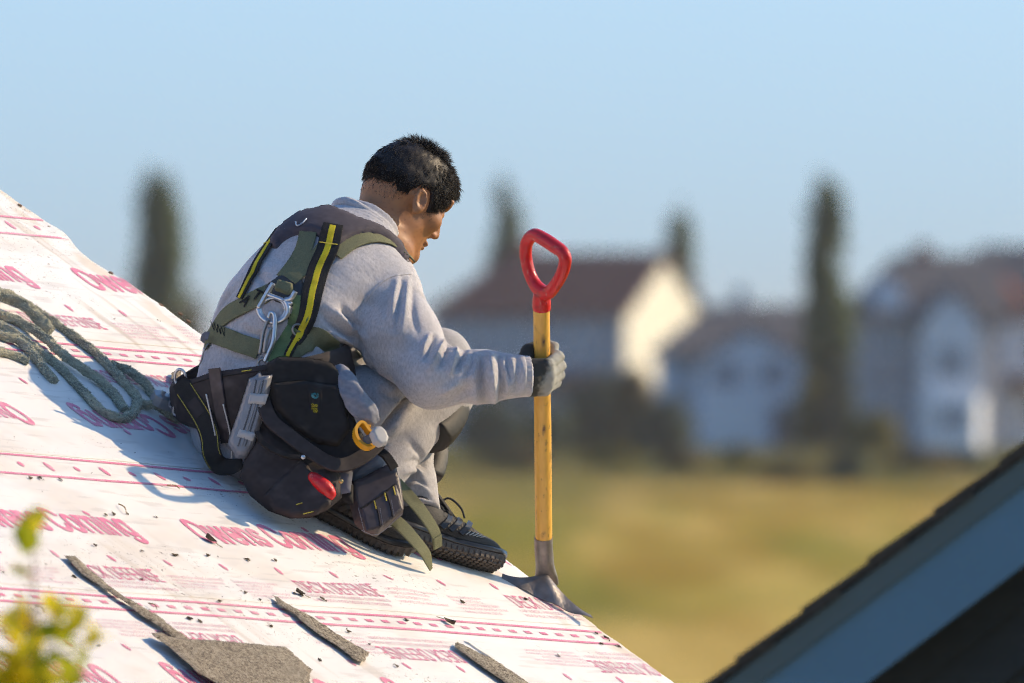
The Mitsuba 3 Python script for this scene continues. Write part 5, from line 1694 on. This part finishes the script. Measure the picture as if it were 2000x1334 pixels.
# leg strap ends hanging down to the shoe
for pts in ([(772, 944, -.29), (800, 972, -.295), (828, 1006, -.29), (850, 1042, -.275), (853, 1070, -.26)], [(752, 1004, -.33), (782, 1026, -.335), (812, 1058, -.33), (832, 1084, -.31), (841, 1112, -.285)]):
    l_ = spline([px(*q) for q in pts], 40)
    nn_ = np.array([unit(A(.25, -.75, .62) * (1 - t) + A(.62, -.75, .2) * t) for t in np.linspace(0, 1, 40)])
    sp_ = part(harness, 'strap', ribbon(l_, nn_, np.interp(np.linspace(0, 1, 40), [0, .8, 1], [.036, .029, .022 if pts[0][0] == 772 else .010]), .0026), 'olive_mat', 40)
    if pts[0][0] == 772:
        part(sp_, 'end_fold', ribbon(l_[-7:] + nn_[-7:] * .0028, nn_[-7:], .025, .003), 'olive_mat', 40)

# snap hook hanging in the D ring
hook = thing('snap_hook', 'steel snap hook hanging from the ring on the back of the harness', 'hook')
hp = lambda x, y, f=.0: on_plane([(x, y)], Pd[0] + dn * (.010 + f), dn)[0]
part(hook, 'body', tube(spline([hp(524, 622), hp(529, 610), hp(536, 616), hp(536, 640), hp(533, 668), hp(524, 690), hp(517, 708)], 40), np.interp(np.linspace(0, 1, 40), [0, .3, .6, 1], [.0042, .0050, .0062, .0052]), 12), 'steel_mat', True)
part(hook, 'gate', tube(spline([hp(523, 624), hp(514, 650), hp(510, 676), hp(507, 692)], 20), .0040, 10), 'dull_steel_mat', True)
part(hook, 'spring_arm', tube(spline([hp(528, 640, .004), hp(520, 664, .006), hp(516, 690, .004)], 14), .0046, 10), 'dull_steel_mat', True)
part(hook, 'eye', tube(np.array([hp(513 + 9 * math.cos(a), 711 + 10 * math.sin(a)) for a in np.linspace(0, 2 * np.pi, 24, endpoint=False)]), .0034, 8, True), 'dull_steel_mat', True)

# ---------------------------------------------------------------- the tool belt
def leathery(c0, c1):
    return lambda p, n, uv: mix(mix(c0, c1, fbm(p.x * 80, p.y * 80, p.z * 80, octaves=4)), [k * 1.9 + .01 for k in c1], smoothstep(.60, .85, fbm(p.x * 22 + 5, p.y * 22, p.z * 22, octaves=4)) * .5)


lbump = lambda p, n, uv: .0007 * noise(p.x * 600, p.y * 600, p.z * 600) + .0016 * fbm(p.x * 32, p.y * 32, p.z * 32)
pbr('black_canvas_mat', leathery((.011, .0105, .0105), (.024, .022, .022)), .8, bump=lbump, specular=.25)
pbr('brown_canvas_mat', leathery((.026, .021, .021), (.048, .040, .040)), .78, bump=lbump, specular=.3)
pbr('leather_mat', leathery((.030, .021, .022), (.058, .043, .045)), .42, bump=lbump, specular=.5)
pbr('lining_mat', lambda p, n, uv: mix((.12, .12, .14), (.17, .17, .19), fbm(p.x * 60, p.y * 60, p.z * 60)), .85)

pxb = lambda x, y, Y: px(x, y, Y + .055)
belt = thing('tool_belt', 'black and brown tool belt with hanging pouches round the hips of the worker', 'tool belt')
bc = L(-.534, -.185, -.098)
bn = unit(A(-.17, -.10, 1))
bl_ = unit(LATH - bn * (LATH @ bn))
bf = np.cross(bn, bl_)
ang = np.arange(96) / 96 * 2 * np.pi


def belt_pt(a, h, o=0.0):
    q = bc + bl_ * ((.203 + o) * np.cos(a))[..., None] + bf * ((.176 + o) * np.sin(a))[..., None]
    h = np.asarray(h) * np.interp(q[..., 0], [-.74, -.63], [.52, 1.0])
    return bc + bl_ * ((.203 + o) * np.cos(a))[..., None] + bf * ((.176 + o) * np.sin(a))[..., None] + bn * np.asarray(h)[..., None]


rings = [belt_pt(ang, np.full(96, h), o) for h, o in ((-.070, -.004), (-.072, .003), (-.058, .011), (0, .013), (.052, .010), (.066, .003), (.064, -.004))]
part(belt, 'waistband', loft(np.array(rings + [belt_pt(ang, np.full(96, h), -.006) for h in (.02, -.03)]), closed=True), 'brown_canvas_mat', 50)
bang = lambda a: np.atleast_1d(np.asarray(a, float))


def belt_at(x):
    """The visible belt angle whose outer face the photograph shows at column x."""
    a = np.linspace(0, 2 * np.pi, 2000)
    p = belt_pt(a, np.zeros(2000), .013)
    col = 1000 + p[:, 0] * CAM_D * PXM / (CAM_D + p[:, 1])
    o = belt_pt(a, np.zeros(2000), .02) - p
    front = (o[:, 1] < .0) 
    k = np.argmin(np.abs(col - x) + 1e4 * ~front)
    return a[k]


def belt_strip(x, w, h0, h1, o=.0145, n=16):
    a = belt_at(x)
    hh = np.linspace(h0, h1, n)
    p = np.array([belt_pt(bang(a), bang(h), o - .25 * (h / .06) ** 2 * .008)[0] for h in hh])
    out = unit(belt_pt(bang(a), bang(0), 1.0)[0] - belt_pt(bang(a), bang(0), 0.0)[0])
    return p, np.tile(out, (n, 1))


p_, n_ = belt_strip(430, .028, .074, -.088)
lp = part(belt, 'loop', ribbon(p_, n_, .030, .0045), 'leather_mat', 40, 'brown leather loop over the waistband')
wire = spline([p_[5] + n_[5] * .012 + A(-.020, 0, 0), p_[9] + n_[9] * .014 + A(-.014, 0, -.01), p_[14] + n_[14] * .014 + A(-.006, 0, -.034), p_[15] + n_[15] * .014 + A(.014, 0, -.032), p_[13] + n_[13] * .013 + A(.016, 0, 0), p_[7] + n_[7] * .012 + A(.013, 0, 0)], 40)
part(belt, 'hammer_holder', tube(wire, .0022, 8), 'steel_mat', True)
edge_a = np.linspace(belt_at(345), belt_at(345) + ((belt_at(640) - belt_at(345) + np.pi) % (2 * np.pi) - np.pi), 60)
for h in (.055, -.060):
    part(belt, 'seam', tube(belt_pt(edge_a, np.full(60, h), .0094), .0012, 6), 'black_canvas_mat', True)
# left strap with its ring and end tab
rp, rn_ = belt_strip(356, .02, .02, .02)
rc = px(352, 738, rp[0][1] - .012)
part(belt, 'side_ring', tube(np.array([rc + .0155 * math.cos(a) * A(.75, -.3, .2) + .0190 * math.sin(a) * A(-.15, -.1, .95) for a in np.linspace(0, 2 * np.pi, 30, endpoint=False)]), .0030, 10, True), 'steel_mat', True)
Y0 = rc[1]
sl = spline([px(350, 745, Y0 - .004), px(372, 778, Y0 - .03), px(398, 820, Y0 - .06), px(410, 852, Y0 - .075), px(414, 885, Y0 - .085), px(428, 908, Y0 - .08), px(452, 912, Y0 - .09), px(474, 904, Y0 - .11)], 60)
sn = np.array([unit(A(-.45, -.85, .25)) for _ in range(60)])
hs = part(belt, 'hanging_strap', ribbon(sl, sn, np.interp(np.linspace(0, 1, 60), [0, .12, .6, .8, 1], [.034, .048, .046, .040, .026]), .003), 'black_web_mat', 40)
part(hs, 'label_patch', ribbon(sl[12:22] + sn[12:22] * .003, sn[12:22], .024, .0012), 'brown_canvas_mat', 40)
for s in (-1, 1):
    off = np.cross(tangents(sl), sn)
    part(hs, 'stitching', tube((sl + unit(off) * s * .0185 + sn * .0031)[5:46], .0007, 5), 'stitch_mat', False)
# main back panel with its tag
MO, MN = pxb(610, 800, -.462), A(.12, -.96, .24)
part(belt, 'back_panel', panel([(522, 708), (545, 696), (600, 698), (648, 708), (664, 728), (682, 776), (694, 822), (716, 862), (734, 884), (700, 906), (664, 912), (620, 896), (570, 860), (534, 820), (522, 770)], MO, MN, .030, .014), 'black_canvas_mat', 50)
part(belt, 'pocket', panel([(528, 748), (592, 742), (660, 752), (676, 790), (684, 840), (660, 872), (622, 868), (575, 838), (540, 800)], MO + unit(MN) * .016, MN, .022, .012), 'black_canvas_mat', 50)
tagk = part(belt, 'logo_tag', panel([(600, 757), (630, 760), (628, 815), (604, 790)], MO + unit(MN) * .0285, MN, .003, .002, .004), 'black_canvas_mat', 50)
tx, ty = plane_axes(MN)
tn_ = unit(MN)
tn_ = tn_ if tn_[1] < 0 else -tn_
pbr('teal_mat', (.02, .20, .26), .7)
for r_, a0 in ((.0028, 0.), (.0048, 1.2), (.0068, 2.6)):
    c0 = on_plane([(615, 772)], MO + unit(MN) * .0305, unit(MN))[0]
    part(tagk, 'emblem', tube(np.array([c0 + tx * r_ * math.cos(a) + ty * r_ * math.sin(a) for a in np.linspace(a0, a0 + 4.4, 18)]), .0008, 5), 'teal_mat', False)
for wd, xx, yy, hh in (('Bra', 612, 806, .0085), ('210', 605, 800, .0050)):
    tm = meshkit.text_mesh(wd, hh, .0008)
    tm.apply_translation([0, 0, 0])
    o_ = on_plane([(xx + 8, yy)], MO + unit(MN) * .0302, unit(MN))[0]
    part(tagk, 'lettering', moved(tm, frame(o_, ty, -tx, tn_)), 'yellow_web_mat', False)
# front left pouch: bag, front flap, rim band
PO, PN = pxb(560, 930, -.485), A(.02, -.92, .39)
part(belt, 'pouch', panel([(520, 806), (540, 838), (570, 868), (612, 896), (648, 906), (668, 930), (668, 972), (640, 996), (604, 1012), (566, 1013), (524, 998), (488, 968), (468, 930), (478, 896), (500, 852)], PO, PN, .085, .045, bulge=1.0, back=.5), 'brown_canvas_mat', 60)
part(belt, 'pouch_flap', panel([(590, 894), (604, 912), (622, 934), (640, 962), (650, 984), (618, 1006), (576, 1012), (536, 1000), (514, 968), (552, 930)], PO + unit(PN) * .040, PN, .020, .010), 'brown_canvas_mat', 60)


def band(pts, w, m_='brown_canvas_mat', nrm=None, name='rim_band', th=.006):
    l_ = spline([pxb(*q) for q in pts], 50)
    return part(belt, name, ribbon(l_, np.tile(unit(nrm if nrm is not None else A(.1, -.9, .42)), (50, 1)), w, th), m_, 40)


band([(512, 780, -.475), (528, 820, -.50), (562, 850, -.515), (608, 884, -.525), (646, 906, -.525), (676, 908, -.51), (712, 890, -.485), (740, 866, -.455)], .032)
band([(502, 846, -.512), (514, 868, -.528), (540, 884, -.535), (566, 893, -.538), (590, 895, -.535)], .010, 'black_canvas_mat', None, 'piping', .008)
part(belt, 'pouch_lining', panel([(588, 900), (640, 918), (690, 918), (684, 962), (650, 968), (620, 936)], pxb(640, 930, -.488), A(0, -.9, .4), .01), 'lining_mat', 50)
# right pouch with three slots
RO, RN2 = pxb(738, 968, -.432), A(.22, -.88, .42)
part(belt, 'pouch', panel([(676, 944), (700, 938), (736, 918), (766, 904), (778, 930), (790, 990), (786, 1006), (760, 1028), (736, 1048), (712, 1040), (692, 1022), (682, 984)], RO, RN2, .055, .011, bulge=1.0, back=.6), 'leather_mat', 60)
part(belt, 'pouch_lining', panel([(680, 946), (684, 924), (712, 902), (742, 884), (752, 900), (744, 918), (716, 936)], RO - unit(RN2) * .0, RN2, .030), 'lining_mat', 50)
band([(738, 880, -.44), (752, 890, -.452), (764, 906, -.462), (770, 916, -.462)], .020, 'black_canvas_mat', A(.3, -.85, .4))
RQ = RO + unit(RN2) * .0285
slot_ = part(belt, 'slot_panel', panel([(703, 992), (732, 974), (772, 944), (779, 962), (788, 994), (768, 1012), (740, 1032), (716, 1038)], RQ, RN2, .007, .003, .004), 'leather_mat', 50)
for pts in ([(704, 993), (718, 986), (731, 977)], [(732, 976), (744, 968), (753, 961)], [(754, 960), (764, 952), (772, 946)], [(732, 977), (738, 1000), (743, 1028)], [(754, 961), (762, 986), (767, 1010)]):
    part(slot_, 'slot_edge', tube(spline(on_plane(pts, RQ + unit(RN2) * .0042, unit(RN2)), 12), .0016, 6), 'black_canvas_mat', True)
RQ2 = RQ + unit(RN2) * .0045
for (x0, y0), (x1, y1) in (((731, 978), (735, 994)), ((751, 962), (755, 978)), ((768, 950), (772, 966))):
    l_ = on_plane([(x0, y0), ((x0 + x1) / 2, (y0 + y1) / 2), (x1, y1)], RQ2, unit(RN2))
    part(belt, 'bar_tack', tube(l_, .0014, 6), 'stitch_mat', False)
for pts in ([(700, 992), (712, 1040)], [(706, 1036), (738, 1044), (786, 1003)], [(742, 992), (748, 1026)], [(764, 976), (770, 1008)]):
    part(belt, 'stitching', tube(spline(on_plane(pts, RQ + unit(RN2) * .0035, unit(RN2)), 10), .0007, 5), 'lining_mat', False)
for (x0, y0), (x1, y1) in (((578, 986), (590, 982)), ((592, 1004), (612, 999))):
    part(belt, 'bar_tack', tube(on_plane([(x0, y0), (x1, y1)], PO + unit(PN) * .0515, unit(PN)), .0010, 5), 'stitch_mat', False)
for (x0, y0), (x1, y1) in (((480, 700), (500, 698)),):
    a0, a1 = belt_at(x0), belt_at(x1)
    part(belt, 'bar_tack', tube(belt_pt(np.linspace(a0, a1, 6), np.full(6, .060), .0085), .0010, 5), 'stitch_mat', False)
for x, y, yy in ((666, 940, -.522), (592, 893, -.545)):
    rv = trimesh.creation.icosphere(2, .005)
    part(belt, 'rivet', moved(rv, frame(pxb(x, y, yy), A(1, 0, 0), A(0, .5, 0), A(0, 0, 1))), pbr('brass_mat', (.55, .40, .16), .35, metal=.9) if x == 666 else 'steel_mat', True)
part(belt, 'gusset', panel([(652, 934), (680, 930), (690, 948), (690, 986), (672, 982), (656, 964)], pxb(670, 955, -.478), A(.1, -.9, .4), .02), 'black_canvas_mat', 50)
# hip loop of webbing and wire at the left
ho = pxb(408, 672, -.20)
part(belt, 'hip_loop', ribbon(spline([pxb(398, 668, -.215), pxb(402, 656, -.225), pxb(416, 662, -.235), pxb(424, 680, -.24), pxb(414, 692, -.23)], 24), np.tile(unit(A(-.4, -.85, .3)), (24, 1)), .018, .003), 'lining_mat', 40)
part(belt, 'hip_wire', tube(spline([pxb(414, 676, -.245), pxb(406, 672, -.25), pxb(398, 688, -.25), pxb(394, 704, -.245), pxb(388, 714, -.24)], 24), .0014, 7), 'dull_steel_mat', True)
part(belt, 'hip_wire', tube(spline([pxb(416, 700, -.245), pxb(420, 684, -.25), pxb(412, 676, -.25)], 14), .0022, 7), 'steel_mat', True)

# ---------------------------------------------------------------- things carried in the belt
# clear plastic sleeve with a ribbed handle
pbr('frost_mat', lambda p, n, uv: mix((.15, .15, .16), (.24, .24, .25), fbm(p.x * 90, p.y * 90, p.z * 30)), .25, specular=.6, clearcoat=.5)
pbr('rib_mat', (.07, .07, .076), .35, specular=.5)
pbr('white_label_mat', (.36, .36, .355), .5)
KO, KN = pxb(490, 810, -.478), A(-.10, -.98, .12)
sleeve = thing('plastic_sleeve', 'cloudy clear plastic sleeve with a ribbed grey rod hanging from the back of the belt', 'sleeve')
part(sleeve, 'sleeve', panel([(486, 738), (498, 734), (508, 724), (512, 733), (532, 732), (528, 760), (518, 800), (506, 842), (494, 876), (482, 896), (462, 896), (444, 868), (448, 852), (464, 808), (478, 764)], KO, KN, .030, .014), 'frost_mat', True)
kf = KO + unit(KN) * .0165
for k in range(5):
    f_ = k / 4
    l_ = on_plane([(494 + 28 * f_, 742), (482 + 26 * f_, 800), (458 + 28 * f_, 872)], kf - unit(KN) * .004 * abs(f_ - .5) * 2, unit(KN))
    part(sleeve, 'rib', tube(spline(l_, 16), .0020, 8), 'rib_mat' if k % 2 else 'frost_mat', True)
for quad in ([(488, 768), (524, 770), (518, 790), (484, 788)], [(468, 838), (500, 846), (494, 862), (462, 852)]):
    part(sleeve, 'label_band', panel(quad, kf, KN, .007, .003, .004), 'white_label_mat', 60)
# shirt tail below the belt
part(shirt_key, 'hem', panel([(402, 815), (424, 806), (470, 816), (528, 806), (520, 850), (500, 880), (470, 905), (436, 902), (414, 868)], pxb(465, 850, -.385), A(-.25, -.95, .1), .020, .012, wave=lambda q: .006 * np.sin(q[:, 0] * 70 + q[:, 1] * 20)), 'sweatshirt_mat', 60)
# rag
pbr('rag_mat', lambda p, n, uv: mix((.13, .14, .17), (.25, .26, .30), fbm(p.x * 130, p.y * 130, p.z * 130, octaves=4)), .9, bump=lambda p, n, uv: .0006 * noise(p.x * 500, p.y * 500, p.z * 500) + .003 * fbm(p.x * 40, p.y * 40, p.z * 40), sheen=.3)
rl = spline([pxb(662, 716, -.40), pxb(668, 738, -.43), pxb(686, 768, -.46), pxb(708, 798, -.475), (pxb(732, 828, -.47))], 40)
tt = np.linspace(0, 1, 40)
rr = np.interp(tt, [0, .08, .25, .6, .9, 1], [.010, .019, .025, .027, .023, .012])
_, s_, n_ = frames(rl, A(0, -1, .2))
aa = np.arange(40) / 40 * 2 * np.pi
rg = []
for k in range(40):
    w = 1 + .09 * np.sin(4 * aa + 9 * tt[k]) + .10 * np.sin(3 * aa + 5 * tt[k]) * np.exp(-((tt[k] - .15) / .22) ** 2) + .05 * np.sin(5 * aa - 3 * tt[k] * 6)
    rg.append(rl[k] + (rr[k] * w)[:, None] * (np.cos(aa)[:, None] * s_[k] + .75 * np.sin(aa)[:, None] * n_[k]))
single('rag', 'rolled blue grey rag tucked into the belt above the yellow clip', 'rag', loft(rg), 'rag_mat', True)
# yellow clip and tape end
pbr('amber_mat', lambda p, n, uv: mix((.62, .30, .01), (.52, .25, .01), fbm(p.x * 90, p.y * 90, p.z * 90)), .4, specular=.5)
CN = unit(A(.35, -.75, .56))
CO = pxb(712, 856, -.505)
clip = thing('yellow_clip', 'amber yellow plastic clip ring beside the grey tape case', 'clip')
ln_ = spline(on_plane([(700, 832), (692, 842), (692, 856), (700, 870), (714, 878), (726, 874), (733, 866), (728, 856), (716, 846), (708, 834)], CO, CN), 60, True)[:-1]
part(clip, 'ring', ribbon(ln_, np.tile(CN, (len(ln_), 1)), .0075, .016, True), 'amber_mat', 40)
part(clip, 'tab', moved(cbox(.012, .006, .012, .001), frame(on_plane([(718, 834)], CO + CN * .006, CN)[0], *plane_axes(CN), CN)), 'amber_mat', False)
tape = thing('tape_case', 'pale grey metal tape case poking out of the yellow clip', 'tape')
tk = panel([(722, 846), (730, 835), (742, 834), (752, 844), (758, 858), (754, 870), (742, 873), (730, 866)], pxb(740, 854, -.540), A(.45, -.75, .48), .022, .007, .003)
part(tape, 'cap', tk, 'white_label_mat', 60)
part(tape, 'body', panel([(702, 858), (724, 846), (736, 868), (722, 878), (706, 870)], pxb(718, 862, -.515), A(.2, -.8, .55), .018, .006, .004), 'rib_mat', 60)
# red handle in the left pouch
rh = spline([pxb(602, 926, -.525), pxb(622, 942, -.540), pxb(640, 958, -.545), pxb(646, 976, -.54)], 24)
part(thing('screwdriver', 'tool with a rounded red plastic handle lying in the open pouch', 'screwdriver'), 'handle', tube(rh, np.interp(np.linspace(0, 1, 24), [0, .15, .6, .9, 1], [.006, .013, .017, .014, .006]), 20), 'red_plastic_mat', True)

# ---------------------------------------------------------------- the rope
def rope_colour(p, n, uv):
    big = fbm(p.x * 9, p.y * 9, p.z * 9, octaves=3)
    c = mix((.20, .215, .175), (.38, .36, .26), smoothstep(.35, .65, big))
    c = mix(c, (.58, .53, .38), smoothstep(.55, .8, noise(p.x * 420, p.y * 420, p.z * 420)) * .6)
    return mix(c, (.05, .06, .05), smoothstep(.6, .85, fbm(p.x * 150, p.y * 150, p.z * 150)) * .6)


pbr('rope_mat', rope_colour, .95, bump=lambda p, n, uv: .0028 * noise(p.x * 300, p.y * 300, p.z * 300), specular=.15)
pbr('fuzz_mat', lambda p, n, uv: mix(mix((.46, .48, .39), (.80, .76, .58), fbm(p.x * 12, p.y * 12, p.z * 12, octaves=3)), (.16, .18, .15), smoothstep(.5, .75, noise(p.x * 230, p.y * 230, p.z * 230))), .95, specular=.1)
rope = thing('safety_rope', 'thick fuzzy grey green rope lying in loops on the roof behind the worker', 'rope')
rng = np.random.default_rng(8)
ROPES = [([(-60, 560), (0, 585), (60, 608), (118, 645), (172, 684), (212, 722), (240, 752), (262, 776), (266, 796), (252, 815), (228, 821), (196, 806), (158, 768), (118, 726), (78, 694), (38, 664), (0, 640), (-60, 610)], .0094, .0),
         ([(-60, 600), (0, 622), (40, 640), (84, 672), (112, 700), (148, 726), (190, 752), (220, 778), (242, 806)], .0094, .010),
         ([(214, 716), (240, 728), (268, 750), (290, 770), (304, 782)], .0094, .008), ([(258, 788), (280, 798), (304, 806), (330, 818), (348, 826)], .0094, .010),
         ([(-60, 640), (0, 662), (36, 676), (66, 706), (90, 734), (104, 748)], .0094, .006), ([(-60, 690), (0, 694), (30, 702), (52, 712)], .0094, .002), ([(-60, 588), (-10, 594), (50, 622), (98, 652)], .0125, .022)]
fv, ff, fo = [], [], 0
for pts, r, lift in ROPES:
    uvs = np.array([roof_uv(x, y, r) for x, y in pts])
    l2 = spline(uvs, max(40, int(len(pts) * 40)))
    rise = r * .92 + lift * np.sin(np.linspace(0.15, 2.9, len(l2))) ** 2 + .006
    line = roof(l2[:, 0], l2[:, 1], rise)
    t_, s_, n_ = frames(line, RN)
    s_len = np.r_[0, np.cumsum(np.linalg.norm(np.diff(line, axis=0), axis=1))]
    a = np.arange(22) / 22 * 2 * np.pi
    rings = []
    for k in range(len(line)):
        rad = r * (1 + .13 * np.cos(3 * (a - s_len[k] / .026)) + .40 * (meshkit.noise(np.stack([a * 3, np.full(22, s_len[k] * 170), a * 0], -1)) - .5))
        rings.append(line[k] + rad[:, None] * (np.cos(a)[:, None] * s_[k] + np.sin(a)[:, None] * n_[k]))
    m = loft(rings)
    part(rope, 'strand', m, 'rope_mat', True)
    cnt = int(s_len[-1] * 9000)
    P, fi = trimesh.sample.sample_surface(m, cnt, seed=3)
    N = m.face_normals[fi]
    d = unit(N * .75 + rng.normal(size=P.shape) * .6)
    w = unit(np.cross(d, rng.normal(size=P.shape))) * .0011
    ln = rng.uniform(.002, .0055, (cnt, 1)) * np.where(rng.random((cnt, 1)) > .985, 2.2, 1)
    fv.append(np.stack([P - w - N * .001, P + w - N * .001, P + d * ln], 1).reshape(-1, 3))
    ff.append(np.arange(cnt * 3).reshape(-1, 3) + fo)
    fo += cnt * 3
part(rope, 'fuzz', trimesh.Trimesh(np.vstack(fv), np.vstack(ff), process=False), 'fuzz_mat', False, kind='stuff')
# the clamp at the rope's end and its links to the belt
pbr('zinc_mat', lambda p, n, uv: mix((.26, .27, .28), (.42, .43, .44), fbm(p.x * 80, p.y * 80, p.z * 80)), .4, metal=.6)
clamp = thing('rope_clamp', 'grey metal rope clamp at the end of the rope beside the hip of the worker', 'clamp')
co = roof_hit(321, 782, .040)
f_ = frame(co, unit(RU * .75 - RV * .66), unit(RU * .66 + RV * .75), RN)
body_ = hull([A(x, y, z) for x, y in ((-.027, -.018), (-.012, -.026), (.021, -.024), (.030, 0), (.021, .024), (-.012, .026), (-.027, .016)) for z in (-.013, .009)] + [A(x * .8, y * .8, .014) for x, y in ((-.02, -.018), (.018, -.018), (.022, .014), (-.016, .018))])
part(clamp, 'body', moved(body_, f_), 'zinc_mat', False)
for x, y in ((-.012, -.010), (.010, .008)):
    bolt = trimesh.creation.cylinder(.0052, .012, sections=6)
    bolt.apply_translation([x, y, .017])
    part(clamp, 'bolt', moved(bolt, f_), 'steel_mat', False)
link = thing('connector_links', 'short chain of steel links joining the rope clamp to the belt', 'chain')
for k, (x, y, up_) in enumerate(((340, 788, .055), (346, 800, .060), (350, 776, .075), (353, 760, .085))):
    c0 = roof_hit(x, y, up_)
    a1, a2 = (A(.3, -.2, .9), A(.9, -.3, -.2)) if k % 2 else (A(.85, -.45, .2), A(-.1, -.3, .9))
    a1, a2 = unit(a1), unit(a2)
    part(link, 'link', tube(np.array([c0 + .0125 * math.cos(a) * a1 + .0085 * math.sin(a) * a2 for a in np.linspace(0, 2 * np.pi, 22, endpoint=False)]), .0027, 8, True), 'steel_mat', True)

# ---------------------------------------------------------------- the air between the camera and the far houses
scene['haze'] = {'type': 'cube', 'to_world': T().translate([0, 4400, 8]).scale([2000, 4900, 9]), 'bsdf': {'type': 'null'}, 'interior': {'type': 'ref', 'id': 'air'}}
labels['haze'] = {'label': 'thin daylight haze over the field and the far houses', 'category': 'haze', 'kind': 'stuff'}
